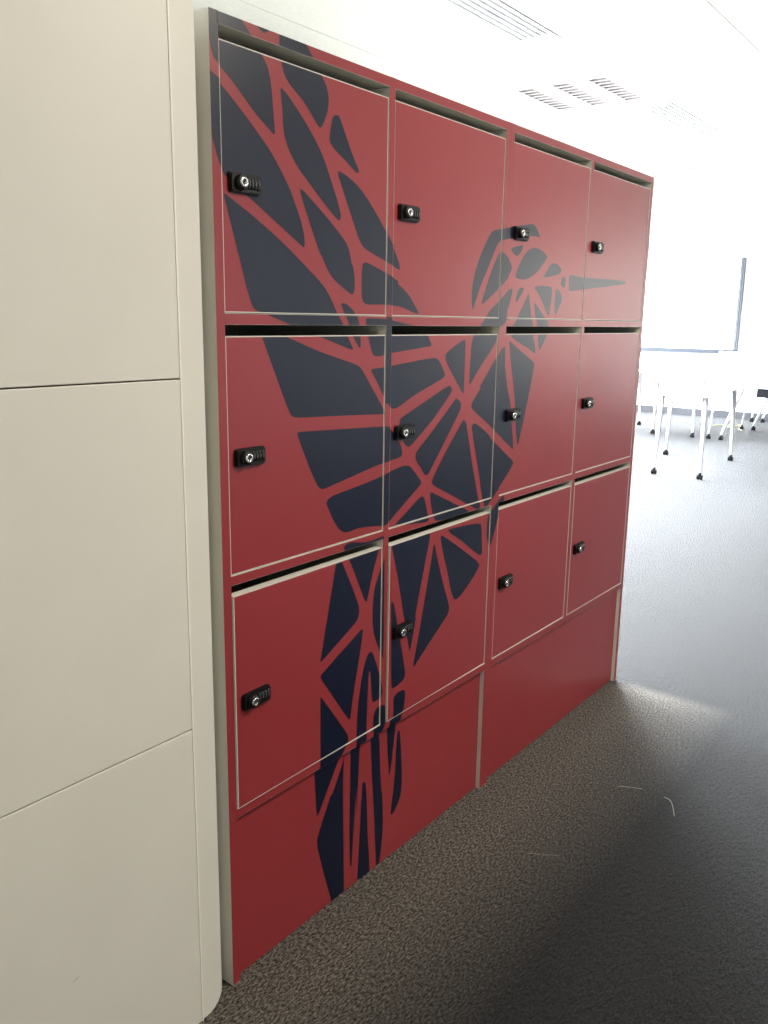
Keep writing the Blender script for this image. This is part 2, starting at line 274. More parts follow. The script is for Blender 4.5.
# ---------------------------------------------------------------- lockers
MURAL_FRONT = [
 [(.0059,1.7481),(.0007,1.7462),(-.0008,1.7409),(.0006,1.7077),(.0033,1.6862),(.0091,1.6753),(.0128,1.6726),(.0210,1.6668),(.0310,1.6606),(.0365,1.6574),(.0476,1.6502),(.0592,1.6416),(.0651,1.6370),(.0762,1.6283),(.0857,1.6207),(.0901,1.6171),(.1014,1.6091),(.1178,1.5991),(.1402,1.5861),(.1446,1.5852),(.1455,1.5895),(.1438,1.6038),(.1423,1.6176),(.1411,1.6307),(.1406,1.6372),(.1394,1.6491),(.1378,1.6594),(.1370,1.6641),(.1350,1.6728),(.1323,1.6801),(.1309,1.6834),(.1275,1.6897),(.1231,1.6956),(.1208,1.6984),(.1142,1.7053),(.1041,1.7145),(.0982,1.7197),(.0878,1.7288),(.0804,1.7352),(.0774,1.7378),(.0722,1.7424),(.0686,1.7459),(.0672,1.7473),(.0586,1.7493),(.0383,1.7493)],
 [(.1075,1.7490),(.1027,1.7477),(.1023,1.7458),(.1031,1.7446),(.1059,1.7423),(.1108,1.7399),(.1138,1.7387),(.1187,1.7371),(.1215,1.7371),(.1225,1.7375),(.1246,1.7387),(.1274,1.7403),(.1289,1.7413),(.1317,1.7437),(.1339,1.7472),(.1349,1.7492),(.1346,1.7520),(.1298,1.7522)],
 [(.1645,1.7536),(.1592,1.7510),(.1571,1.7455),(.1566,1.7373),(.1566,1.7281),(.1579,1.7208),(.1590,1.7176),(.1608,1.7115),(.1622,1.7059),(.1628,1.7032),(.1643,1.6977),(.1665,1.6919),(.1677,1.6889),(.1710,1.6831),(.1760,1.6779),(.1788,1.6755),(.1847,1.6709),(.1907,1.6673),(.1937,1.6657),(.2001,1.6622),(.2071,1.6583),(.2108,1.6563),(.2199,1.6500),(.2326,1.6392),(.2398,1.6327),(.2512,1.6227),(.2566,1.6183),(.2577,1.6175),(.2601,1.6165),(.2624,1.6164),(.2636,1.6166),(.2658,1.6173),(.2675,1.6187),(.2683,1.6196),(.2709,1.6234),(.2755,1.6314),(.2782,1.6365),(.2827,1.6463),(.2850,1.6555),(.2857,1.6600),(.2860,1.6687),(.2844,1.6770),(.2831,1.6810),(.2797,1.6886),(.2747,1.6950),(.2718,1.6979),(.2647,1.7050),(.2548,1.7144),(.2492,1.7197),(.2393,1.7292),(.2320,1.7365),(.2291,1.7397),(.2206,1.7454),(.2070,1.7502),(.1989,1.7523),(.1843,1.7551),(.1727,1.7549)],
 [(.2920,1.6231),(.2900,1.6140),(.2889,1.6080),(.2885,1.6057),(.2885,1.6014),(.2895,1.5975),(.2903,1.5957),(.2936,1.5918),(.3002,1.5874),(.3043,1.5850),(.3126,1.5806),(.3209,1.5768),(.3251,1.5750),(.3348,1.5705),(.3468,1.5642),(.3535,1.5605),(.3642,1.5551),(.3699,1.5534),(.3715,1.5534),(.3739,1.5541),(.3750,1.5559),(.3752,1.5572),(.3740,1.5606),(.3699,1.5659),(.3670,1.5691),(.3604,1.5774),(.3518,1.5898),(.3470,1.5971),(.3379,1.6112),(.3298,1.6242),(.3260,1.6305),(.3195,1.6403),(.3155,1.6444),(.3141,1.6450),(.3111,1.6457),(.3076,1.6453),(.3057,1.6448),(.3023,1.6436),(.2995,1.6420),(.2983,1.6410),(.2958,1.6369),(.2933,1.6285)],
 [(-.0018,1.6155),(-.0016,1.5925),(-.0012,1.5783),(-.0009,1.5734),(-.0000,1.5644),(.0017,1.5570),(.0028,1.5537),(.0054,1.5461),(.0090,1.5364),(.0111,1.5311),(.0150,1.5217),(.0189,1.5150),(.0207,1.5123),(.0258,1.5070),(.0334,1.5020),(.0378,1.4996),(.0472,1.4945),(.0576,1.4890),(.0630,1.4862),(.0746,1.4801),(.0878,1.4734),(.0948,1.4698),(.1118,1.4609),(.1352,1.4486),(.1566,1.4373),(.1793,1.4252),(.1944,1.4172),(.2000,1.4142),(.2092,1.4094),(.2141,1.4069),(.2155,1.4063),(.2177,1.4062),(.2190,1.4085),(.2194,1.4103),(.2197,1.4149),(.2190,1.4216),(.2184,1.4256),(.2164,1.4340),(.2128,1.4438),(.2105,1.4490),(.2056,1.4593),(.2001,1.4694),(.1971,1.4744),(.1918,1.4835),(.1878,1.4907),(.1861,1.4939),(.1815,1.5011),(.1748,1.5102),(.1709,1.5152),(.1621,1.5261),(.1511,1.5386),(.1452,1.5454),(.1327,1.5581),(.1192,1.5696),(.1122,1.5750),(.0988,1.5855),(.0866,1.5950),(.0808,1.5996),(.0686,1.6088),(.0552,1.6184),(.0482,1.6233),(.0366,1.6313),(.0298,1.6357),(.0277,1.6370),(.0240,1.6398),(.0218,1.6428),(.0210,1.6443),(.0181,1.6474),(.0125,1.6502),(.0090,1.6516),(.0034,1.6539),(.0005,1.6552),(-.0003,1.6556),(-.0015,1.6545),(-.0018,1.6494)],
 [(.1598,1.6557),(.1605,1.6517),(.1619,1.6429),(.1628,1.6373),(.1642,1.6262),(.1651,1.6154),(.1653,1.6100),(.1661,1.6002),(.1676,1.5921),(.1686,1.5885),(.1713,1.5809),(.1756,1.5727),(.1782,1.5685),(.1843,1.5598),(.1924,1.5509),(.1969,1.5464),(.2055,1.5383),(.2132,1.5322),(.2169,1.5296),(.2270,1.5222),(.2427,1.5103),(.2520,1.5033),(.2700,1.4900),(.2870,1.4783),(.2953,1.4729),(.3085,1.4647),(.3149,1.4619),(.3164,1.4619),(.3190,1.4627),(.3209,1.4653),(.3217,1.4671),(.3218,1.4724),(.3187,1.4811),(.3163,1.4863),(.3111,1.4972),(.3048,1.5090),(.3013,1.5152),(.2951,1.5264),(.2902,1.5353),(.2880,1.5392),(.2836,1.5470),(.2790,1.5550),(.2767,1.5590),(.2707,1.5678),(.2625,1.5781),(.2578,1.5837),(.2477,1.5949),(.2362,1.6061),(.2301,1.6117),(.2173,1.6231),(.2032,1.6347),(.1959,1.6405),(.1832,1.6502),(.1747,1.6559),(.1715,1.6577),(.1663,1.6606),(.1635,1.6618),(.1628,1.6619),(.1614,1.6618),(.1604,1.6607),(.1601,1.6598),(.1596,1.6582),(.1596,1.6565)],
 [(.0260,1.4688),(.0294,1.4585),(.0353,1.4412),(.0388,1.4308),(.0463,1.4080),(.0551,1.3814),(.0655,1.3497),(.0734,1.3262),(.0787,1.3127),(.0806,1.3085),(.0843,1.3014),(.0877,1.2972),(.0893,1.2958),(.0930,1.2933),(.0976,1.2917),(.1001,1.2910),(.1066,1.2893),(.1164,1.2868),(.1221,1.2853),(.1346,1.2818),(.1496,1.2774),(.1577,1.2750),(.1770,1.2695),(.2028,1.2626),(.2482,1.2507),(.2772,1.2430),(.3062,1.2350),(.3255,1.2296),(.3481,1.2235),(.3581,1.2212),(.3599,1.2210),(.3617,1.2222),(.3595,1.2263),(.3527,1.2354),(.3457,1.2450),(.3395,1.2542),(.3365,1.2587),(.3307,1.2671),(.3249,1.2741),(.3221,1.2774),(.3161,1.2848),(.3097,1.2942),(.3064,1.2994),(.2994,1.3098),(.2916,1.3199),(.2875,1.3250),(.2790,1.3342),(.2703,1.3415),(.2658,1.3448),(.2566,1.3512),(.2468,1.3576),(.2417,1.3609),(.2278,1.3697),(.2063,1.3833),(.1934,1.3915),(.1678,1.4070),(.1415,1.4214),(.1213,1.4319),(.0974,1.4441),(.0790,1.4530),(.0711,1.4566),(.0561,1.4635),(.0423,1.4699),(.0289,1.4761),(.0247,1.4766),(.0248,1.4724)],
 [(.2101,1.4955),(.2145,1.4857),(.2226,1.4699),(.2276,1.4606),(.2374,1.4422),(.2469,1.4247),(.2515,1.4161),(.2590,1.4030),(.2628,1.3980),(.2638,1.3975),(.2668,1.3943),(.2720,1.3867),(.2751,1.3818),(.2817,1.3728),(.2887,1.3651),(.2924,1.3615),(.3004,1.3549),(.3099,1.3491),(.3151,1.3465),(.3254,1.3412),(.3359,1.3362),(.3412,1.3337),(.3499,1.3299),(.3551,1.3283),(.3567,1.3281),(.3597,1.3285),(.3619,1.3306),(.3629,1.3321),(.3645,1.3365),(.3653,1.3435),(.3655,1.3476),(.3651,1.3568),(.3630,1.3675),(.3602,1.3782),(.3586,1.3831),(.3574,1.3842),(.3569,1.3839),(.3556,1.3850),(.3538,1.3898),(.3501,1.4016),(.3455,1.4126),(.3396,1.4209),(.3363,1.4244),(.3254,1.4336),(.3060,1.4474),(.2942,1.4554),(.2709,1.4708),(.2483,1.4848),(.2372,1.4914),(.2197,1.5015),(.2115,1.5051),(.2097,1.5053),(.2076,1.5039),(.2086,1.4991)],
 [(.3246,1.5221),(.3338,1.5060),(.3424,1.4914),(.3466,1.4845),(.3547,1.4708),(.3624,1.4576),(.3661,1.4511),(.3728,1.4398),(.3779,1.4320),(.3801,1.4290),(.3853,1.4235),(.3920,1.4191),(.3959,1.4171),(.4078,1.4125),(.4283,1.4065),(.4407,1.4032),(.4634,1.3969),(.4821,1.3912),(.4904,1.3885),(.5036,1.3843),(.5099,1.3826),(.5113,1.3823),(.5137,1.3828),(.5148,1.3852),(.5151,1.3870),(.5128,1.3935),(.5046,1.4065),(.4990,1.4145),(.4876,1.4296),(.4759,1.4428),(.4700,1.4489),(.4576,1.4612),(.4444,1.4739),(.4375,1.4803),(.4234,1.4930),(.4085,1.5053),(.4008,1.5113),(.3870,1.5217),(.3761,1.5284),(.3713,1.5309),(.3614,1.5357),(.3506,1.5399),(.3450,1.5419),(.3348,1.5453),(.3268,1.5474),(.3233,1.5481),(.3175,1.5490),(.3139,1.5487),(.3128,1.5482),(.3119,1.5460),(.3138,1.5412)],
 [(.3868,1.3496),(.3868,1.3315),(.3879,1.3227),(.3887,1.3206),(.3907,1.3169),(.3934,1.3141),(.3950,1.3129),(.3984,1.3111),(.4025,1.3101),(.4048,1.3098),(.4135,1.3096),(.4309,1.3098),(.4417,1.3101),(.4606,1.3105),(.4740,1.3105),(.4793,1.3104),(.4908,1.3099),(.5044,1.3088),(.5116,1.3081),(.5278,1.3058),(.5471,1.3014),(.5575,1.2988),(.5743,1.2947),(.5830,1.2935),(.5854,1.2935),(.5876,1.2948),(.5851,1.2985),(.5768,1.3068),(.5677,1.3155),(.5582,1.3241),(.5533,1.3284),(.5423,1.3367),(.5287,1.3443),(.5127,1.3522),(.5087,1.3548),(.5093,1.3564),(.5108,1.3570),(.5113,1.3585),(.5070,1.3604),(.4846,1.3678),(.4664,1.3735),(.4505,1.3782),(.4431,1.3803),(.4294,1.3840),(.4181,1.3870),(.4129,1.3884),(.4043,1.3902),(.3987,1.3906),(.3967,1.3903),(.3932,1.3893),(.3907,1.3874),(.3898,1.3861),(.3881,1.3786),(.3872,1.3609)],
 [(.3334,1.2917),(.3404,1.2805),(.3481,1.2679),(.3520,1.2613),(.3599,1.2491),(.3677,1.2389),(.3715,1.2343),(.3778,1.2273),(.3812,1.2247),(.3822,1.2245),(.3839,1.2250),(.3850,1.2275),(.3854,1.2292),(.3858,1.2330),(.3857,1.2376),(.3854,1.2400),(.3845,1.2465),(.3828,1.2559),(.3817,1.2614),(.3790,1.2715),(.3754,1.2796),(.3734,1.2832),(.3689,1.2898),(.3634,1.2951),(.3604,1.2975),(.3543,1.3018),(.3477,1.3052),(.3443,1.3068),(.3381,1.3092),(.3331,1.3103),(.3309,1.3106),(.3273,1.3106),(.3252,1.3096),(.3245,1.3089),(.3245,1.3063),(.3270,1.3016)],
 [(.4018,1.2710),(.4053,1.2618),(.4093,1.2497),(.4115,1.2428),(.4158,1.2308),(.4198,1.2218),(.4217,1.2182),(.4256,1.2122),(.4293,1.2089),(.4311,1.2079),(.4378,1.2065),(.4508,1.2065),(.4680,1.2072),(.4715,1.2075),(.4680,1.2076),(.4550,1.2077),(.4515,1.2080),(.4549,1.2085),(.4727,1.2104),(.4925,1.2123),(.5190,1.2145),(.6365,1.2240),(.6406,1.2258),(.6391,1.2300),(.6339,1.2364),(.6278,1.2438),(.6220,1.2502),(.6192,1.2532),(.6104,1.2586),(.5952,1.2631),(.5860,1.2651),(.5648,1.2690),(.5379,1.2728),(.5111,1.2761),(.4884,1.2790),(.4802,1.2802),(.4796,1.2804),(.4745,1.2810),(.4614,1.2817),(.4528,1.2821),(.4361,1.2827),(.4202,1.2828),(.4040,1.2827),(.3994,1.2810),(.3997,1.2761)],
 [(.1067,1.2482),(.1108,1.2395),(.1200,1.2207),(.1258,1.2089),(.1379,1.1846),(.1505,1.1591),(.1570,1.1461),(.1678,1.1249),(.1741,1.1135),(.1762,1.1103),(.1806,1.1050),(.1856,1.1019),(.1883,1.1010),(.1998,1.0993),(.2236,1.0978),(.2829,1.0952),(.3129,1.0938),(.3429,1.0923),(.4035,1.0890),(.4299,1.0876),(.4490,1.0866),(.4653,1.0857),(.4701,1.0864),(.4703,1.0892),(.4693,1.0912),(.4643,1.0980),(.4534,1.1107),(.4464,1.1184),(.4317,1.1351),(.4152,1.1542),(.4066,1.1643),(.3920,1.1802),(.3829,1.1874),(.3797,1.1888),(.3707,1.1920),(.3561,1.1960),(.3475,1.1981),(.3273,1.2031),(.3011,1.2095),(.2838,1.2137),(.2548,1.2213),(.2260,1.2298),(.2079,1.2356),(.1834,1.2432),(.1671,1.2482),(.1610,1.2501),(.1474,1.2528),(.1311,1.2538),(.1115,1.2538),(.1066,1.2529),(.1060,1.2501)],
 [(.4370,1.1586),(.4488,1.1442),(.4592,1.1310),(.4641,1.1247),(.4727,1.1139),(.4789,1.1068),(.4813,1.1041),(.4863,1.0997),(.4912,1.0970),(.4937,1.0961),(.4986,1.0948),(.5035,1.0944),(.5060,1.0944),(.5109,1.0948),(.5159,1.0959),(.5183,1.0966),(.5270,1.0996),(.5434,1.1059),(.5534,1.1098),(.5758,1.1177),(.6025,1.1257),(.6622,1.1424),(.6847,1.1490),(.6944,1.1527),(.6961,1.1537),(.6986,1.1560),(.6996,1.1582),(.6996,1.1594),(.6978,1.1635),(.6919,1.1712),(.6879,1.1759),(.6808,1.1841),(.6751,1.1896),(.6726,1.1917),(.6671,1.1952),(.6606,1.1970),(.6571,1.1976),(.6444,1.1978),(.6203,1.1963),(.5564,1.1912),(.5285,1.1889),(.5046,1.1868),(.4937,1.1858),(.4720,1.1840),(.4504,1.1827),(.4254,1.1815),(.4212,1.1799),(.4228,1.1758)],
 [(.2132,1.0336),(.2252,1.0099),(.2358,.9907),(.2408,.9821),(.2491,.9685),(.2542,.9618),(.2559,.9601),(.2593,.9572),(.2627,.9552),(.2644,.9543),(.2683,.9532),(.2730,.9531),(.2756,.9533),(.2869,.9547),(.3105,.9582),(.3370,.9622),(.3666,.9667),(.3963,.9712),(.4522,.9796),(.4568,.9802),(.4568,.9800),(.4556,.9796),(.4556,.9793),(.4602,.9798),(.4750,.9817),(.4899,.9834),(.5057,.9844),(.5138,.9848),(.5268,.9861),(.5333,.9885),(.5349,.9900),(.5368,.9938),(.5359,.9992),(.5347,1.0023),(.5317,1.0090),(.5272,1.0165),(.5245,1.0205),(.5180,1.0286),(.5090,1.0368),(.5040,1.0409),(.4957,1.0480),(.4914,1.0526),(.4902,1.0543),(.4859,1.0571),(.4776,1.0586),(.4725,1.0591),(.4573,1.0601),(.4323,1.0614),(.3500,1.0652),(.3200,1.0667),(.2900,1.0681),(.2011,1.0723),(.1966,1.0709),(.1972,1.0663)],
 [(.2820,.9182),(.2847,.9142),(.2898,.9051),(.2930,.8993),(.2996,.8881),(.3067,.8780),(.3103,.8732),(.3176,.8648),(.3250,.8588),(.3286,.8564),(.3360,.8528),(.3435,.8513),(.3472,.8511),(.3556,.8510),(.3658,.8518),(.3713,.8524),(.3835,.8528),(.3981,.8519),(.4060,.8511),(.4212,.8493),(.4356,.8474),(.4425,.8464),(.4547,.8447),(.4637,.8434),(.4674,.8429),(.4748,.8427),(.4822,.8443),(.4859,.8455),(.4958,.8499),(.5107,.8581),(.5195,.8631),(.5392,.8743),(.5634,.8875),(.6077,.9115),(.6121,.9150),(.6129,.9186),(.6124,.9205),(.6099,.9247),(.6044,.9299),(.6009,.9327),(.5933,.9392),(.5843,.9473),(.5794,.9518),(.5705,.9590),(.5632,.9626),(.5599,.9636),(.5530,.9650),(.5455,.9653),(.5417,.9653),(.5309,.9645),(.5140,.9625),(.5040,.9611),(.4871,.9586),(.4764,.9563),(.4725,.9552),(.4594,.9526),(.4352,.9493),(.4204,.9475),(.3906,.9440),(.3608,.9410),(.3261,.9377),(.3024,.9350),(.2909,.9324),(.2883,.9312),(.2840,.9285),(.2818,.9254),(.2812,.9238),(.2806,.9210),(.2814,.9190)],
 [(.5283,1.0431),(.5326,1.0320),(.5384,1.0228),(.5417,1.0187),(.5479,1.0121),(.5529,1.0086),(.5551,1.0076),(.5593,1.0062),(.5630,1.0061),(.5647,1.0063),(.5736,1.0104),(.5937,1.0221),(.6279,1.0426),(.6482,1.0549),(.6577,1.0609),(.6597,1.0623),(.6687,1.0690),(.6875,1.0834),(.7055,1.0972),(.7237,1.1119),(.7305,1.1193),(.7312,1.1213),(.7312,1.1249),(.7287,1.1280),(.7269,1.1294),(.7228,1.1315),(.7180,1.1319),(.7153,1.1317),(.7043,1.1292),(.6816,1.1221),(.5651,1.0843),(.5426,1.0769),(.5321,1.0732),(.5299,1.0723),(.5263,1.0700),(.5245,1.0668),(.5241,1.0650),(.5243,1.0593),(.5266,1.0492)],
 [(.7360,1.0906),(.7234,1.0814),(.7028,1.0669),(.6560,1.0345),(.6332,1.0191),(.6142,1.0069),(.6056,1.0016),(.5926,.9924),(.5879,.9858),(.5876,.9831),(.5878,.9780),(.5898,.9733),(.5913,.9711),(.5954,.9660),(.6020,.9597),(.6059,.9563),(.6127,.9498),(.6173,.9442),(.6190,.9417),(.6226,.9374),(.6262,.9348),(.6281,.9339),(.6317,.9327),(.6353,.9326),(.6371,.9329),(.6406,.9340),(.6439,.9364),(.6455,.9379),(.6531,.9457),(.6694,.9628),(.7101,1.0060),(.7295,1.0264),(.7463,1.0443),(.7540,1.0525),(.7663,1.0662),(.7720,1.0745),(.7732,1.0772),(.7744,1.0824),(.7735,1.0869),(.7724,1.0889),(.7696,1.0927),(.7653,1.0958),(.7628,1.0972),(.7581,1.0993),(.7542,1.1001),(.7523,1.1002),(.7475,1.0988),(.7402,1.0939)],
 [(.7334,.9980),(.7119,.9771),(.6911,.9554),(.6786,.9419),(.6631,.9244),(.6573,.9160),(.6568,.9140),(.6577,.9101),(.6623,.9060),(.6656,.9040),(.6773,.8979),(.6996,.8880),(.7280,.8759),(.7555,.8638),(.7828,.8514),(.8267,.8311),(.8499,.8206),(.8649,.8144),(.8748,.8107),(.8795,.8104),(.8802,.8146),(.8797,.8178),(.8773,.8263),(.8724,.8391),(.8693,.8466),(.8621,.8648),(.8527,.8896),(.8433,.9147),(.8332,.9430),(.8237,.9714),(.8116,1.0092),(.8042,1.0311),(.8002,1.0396),(.7990,1.0406),(.7966,1.0425),(.7941,1.0446),(.7928,1.0457),(.7902,1.0471),(.7877,1.0470),(.7865,1.0465),(.7792,1.0407),(.7622,1.0250)],
 [(.7034,1.1889),(.7116,1.1789),(.7287,1.1616),(.7486,1.1421),(.7661,1.1250),(.7756,1.1157),(.7789,1.1125),(.7827,1.1105),(.7842,1.1146),(.7844,1.1201),(.7848,1.1311),(.7851,1.1475),(.7852,1.1571),(.7854,1.1770),(.7855,1.1984),(.7855,1.2094),(.7851,1.2266),(.7839,1.2339),(.7831,1.2351),(.7807,1.2367),(.7769,1.2367),(.7747,1.2364),(.7645,1.2331),(.7430,1.2249),(.7294,1.2195),(.7085,1.2105),(.7004,1.2046),(.6995,1.2025),(.6992,1.1977),(.7016,1.1920)],
 [(.8125,1.1315),(.8192,1.1367),(.8334,1.1493),(.8424,1.1575),(.8617,1.1743),(.8840,1.1922),(.9066,1.2096),(.9252,1.2258),(.9336,1.2381),(.9352,1.2431),(.9381,1.2522),(.9401,1.2589),(.9409,1.2617),(.9444,1.2666),(.9518,1.2699),(.9564,1.2712),(.9641,1.2739),(.9686,1.2769),(.9701,1.2784),(.9727,1.2823),(.9746,1.2877),(.9754,1.2907),(.9774,1.2974),(.9805,1.3051),(.9822,1.3093),(.9862,1.3183),(.9912,1.3289),(.9939,1.3346),(.9983,1.3447),(1.0009,1.3521),(1.0017,1.3552),(1.0015,1.3599),(.9978,1.3614),(.9951,1.3614),(.9893,1.3606),(.9825,1.3579),(.9789,1.3562),(.9691,1.3508),(.9539,1.3417),(.9449,1.3361),(.9279,1.3258),(.9124,1.3168),(.9051,1.3127),(.8927,1.3052),(.8845,1.2991),(.8815,1.2964),(.8747,1.2906),(.8663,1.2838),(.8618,1.2802),(.8511,1.2718),(.8372,1.2613),(.8294,1.2555),(.8173,1.2400),(.8118,1.2166),(.8108,1.2029),(.8091,1.1777),(.8084,1.1570),(.8080,1.1363),(.8087,1.1314),(.8110,1.1307)],
 [(.9730,1.2170),(.9718,1.2184),(.9686,1.2181),(.9665,1.2177),(.9599,1.2139),(.9486,1.2046),(.9417,1.1986),(.9259,1.1845),(.9058,1.1663),(.8619,1.1263),(.8588,1.1227),(.8598,1.1211),(.8613,1.1208),(.8623,1.1193),(.8590,1.1158),(.8394,1.0995),(.8268,1.0881),(.8221,1.0816),(.8218,1.0796),(.8228,1.0754),(.8272,1.0709),(.8302,1.0687),(.8414,1.0618),(.8630,1.0505),(.8779,1.0429),(.9001,1.0311),(.9135,1.0230),(.9179,1.0199),(.9311,1.0115),(.9529,.9988),(1.0398,.9493),(1.0440,.9485),(1.0447,.9528),(1.0419,.9689),(1.0387,.9846),(1.0342,1.0012),(1.0317,1.0097),(1.0272,1.0272),(1.0237,1.0456),(1.0222,1.0551),(1.0177,1.0735),(1.0099,1.0908),(1.0053,1.0991),(.9967,1.1170),(.9896,1.1372),(.9864,1.1479),(.9810,1.1685),(.9774,1.1872),(.9760,1.1961),(.9739,1.2100),(.9731,1.2160)],
 [(.8392,.9901),(.8479,.9657),(.8575,.9397),(.8627,.9262),(.8710,.9032),(.8758,.8881),(.8773,.8826),(.8807,.8711),(.8851,.8586),(.8875,.8522),(.8922,.8400),(.8963,.8293),(.8996,.8208),(.9027,.8160),(.9069,.8147),(.9093,.8149),(.9149,.8164),(.9224,.8199),(.9266,.8221),(.9365,.8276),(.9490,.8352),(.9640,.8446),(.9682,.8474),(.9690,.8486),(.9686,.8487),(.9694,.8499),(.9736,.8528),(.9929,.8652),(1.0094,.8763),(1.0250,.8881),(1.0327,.8942),(1.0443,.9039),(1.0484,.9090),(1.0486,.9104),(1.0483,.9131),(1.0465,.9158),(1.0452,.9170),(1.0376,.9221),(1.0201,.9322),(1.0088,.9384),(.9856,.9515),(.9612,.9655),(.9487,.9728),(.9292,.9847),(.9205,.9916),(.9189,.9938),(.9112,.9998),(.8947,1.0094),(.8842,1.0150),(.8664,1.0243),(.8550,1.0295),(.8508,1.0312),(.8433,1.0335),(.8376,1.0340),(.8352,1.0337),(.8313,1.0326),(.8291,1.0301),(.8284,1.0285),(.8294,1.0202),(.8352,1.0018)],
 [(.8125,1.3078),(.8146,1.3088),(.8169,1.3127),(.8181,1.3154),(.8226,1.3241),(.8313,1.3393),(.8366,1.3484),(.8479,1.3666),(.8606,1.3843),(.8673,1.3931),(.8798,1.4100),(.8906,1.4257),(.8956,1.4332),(.9047,1.4464),(.9118,1.4558),(.9149,1.4595),(.9213,1.4659),(.9280,1.4699),(.9315,1.4714),(.9405,1.4742),(.9538,1.4768),(.9616,1.4780),(.9806,1.4810),(1.0067,1.4850),(1.0418,1.4903),(1.0691,1.4939),(1.0916,1.4958),(1.1016,1.4963),(1.1187,1.4968),(1.1297,1.4963),(1.1349,1.4957),(1.1388,1.4963),(1.1367,1.4996),(1.1285,1.5069),(1.1199,1.5140),(1.1118,1.5196),(1.1079,1.5219),(1.0996,1.5252),(1.0903,1.5255),(1.0853,1.5249),(1.0705,1.5229),(1.0458,1.5190),(1.0171,1.5144),(.9904,1.5100),(.9695,1.5062),(.9605,1.5045),(.9425,1.5013),(.9249,1.4984),(.9161,1.4971),(.9012,1.4941),(.8914,1.4908),(.8878,1.4890),(.8786,1.4816),(.8651,1.4665),(.8574,1.4570),(.8428,1.4376),(.8303,1.4173),(.8245,1.4069),(.8149,1.3872),(.8094,1.3694),(.8076,1.3611),(.8055,1.3450),(.8063,1.3301),(.8074,1.3229),(.8095,1.3121),(.8115,1.3081)],
 [(.8558,1.3213),(.8622,1.3229),(.8731,1.3279),(.8797,1.3312),(.8926,1.3379),(.9050,1.3445),(.9110,1.3478),(.9251,1.3557),(.9431,1.3663),(.9530,1.3723),(.9690,1.3828),(.9776,1.3902),(.9800,1.3932),(.9848,1.3989),(.9896,1.4043),(.9922,1.4071),(.9946,1.4122),(.9925,1.4170),(.9902,1.4194),(.9851,1.4243),(.9786,1.4294),(.9750,1.4319),(.9673,1.4368),(.9584,1.4408),(.9536,1.4427),(.9450,1.4453),(.9382,1.4460),(.9353,1.4458),(.9296,1.4442),(.9242,1.4402),(.9216,1.4376),(.9149,1.4297),(.9052,1.4165),(.8996,1.4086),(.8890,1.3927),(.8797,1.3766),(.8754,1.3686),(.8672,1.3534),(.8598,1.3401),(.8529,1.3277),(.8514,1.3231),(.8537,1.3214)],
 [(.9933,1.4499),(1.0001,1.4462),(1.0061,1.4439),(1.0089,1.4432),(1.0147,1.4424),(1.0211,1.4433),(1.0245,1.4442),(1.0304,1.4466),(1.0348,1.4505),(1.0367,1.4529),(1.0403,1.4577),(1.0440,1.4629),(1.0458,1.4656),(1.0468,1.4693),(1.0425,1.4698),(1.0270,1.4674),(1.0129,1.4648),(1.0003,1.4617),(.9894,1.4586),(.9858,1.4563),(.9885,1.4530)],
 [(1.0297,1.4195),(1.0224,1.4097),(1.0177,1.4016),(1.0156,1.3972),(1.0148,1.3920),(1.0183,1.3892),(1.0211,1.3884),(1.0289,1.3870),(1.0408,1.3863),(1.0478,1.3861),(1.0612,1.3863),(1.0731,1.3879),(1.0787,1.3890),(1.0913,1.3923),(1.1067,1.3979),(1.1151,1.4012),(1.1312,1.4088),(1.1457,1.4180),(1.1527,1.4230),(1.1651,1.4323),(1.1748,1.4402),(1.1819,1.4464),(1.1843,1.4505),(1.1808,1.4536),(1.1728,1.4570),(1.1625,1.4608),(1.1508,1.4641),(1.1446,1.4657),(1.1325,1.4679),(1.1206,1.4686),(1.1148,1.4685),(1.1025,1.4673),(1.0892,1.4641),(1.0822,1.4621),(1.0693,1.4567),(1.0581,1.4489),(1.0529,1.4444),(1.0431,1.4350),(1.0340,1.4248)],
 [(1.1738,1.3972),(1.1827,1.3976),(1.2000,1.3994),(1.2108,1.4007),(1.2304,1.4035),(1.2463,1.4065),(1.2533,1.4080),(1.2648,1.4115),(1.2710,1.4155),(1.2729,1.4177),(1.2741,1.4217),(1.2703,1.4252),(1.2619,1.4295),(1.2522,1.4335),(1.2425,1.4356),(1.2376,1.4361),(1.2281,1.4364),(1.2188,1.4351),(1.2142,1.4340),(1.2060,1.4310),(1.1996,1.4261),(1.1968,1.4233),(1.1903,1.4171),(1.1815,1.4097),(1.1723,1.4023),(1.1694,1.3989),(1.1715,1.3975)],
 [(1.2760,1.3835),(1.2775,1.3808),(1.2816,1.3784),(1.2842,1.3773),(1.2894,1.3755),(1.2944,1.3748),(1.2969,1.3748),(1.3008,1.3765),(1.3026,1.3817),(1.3040,1.3959),(1.3030,1.4012),(1.2987,1.4029),(1.2957,1.4029),(1.2901,1.4025),(1.2851,1.4010),(1.2828,1.4001),(1.2790,1.3976),(1.2770,1.3940),(1.2765,1.3919),(1.2758,1.3880),(1.2758,1.3849)],
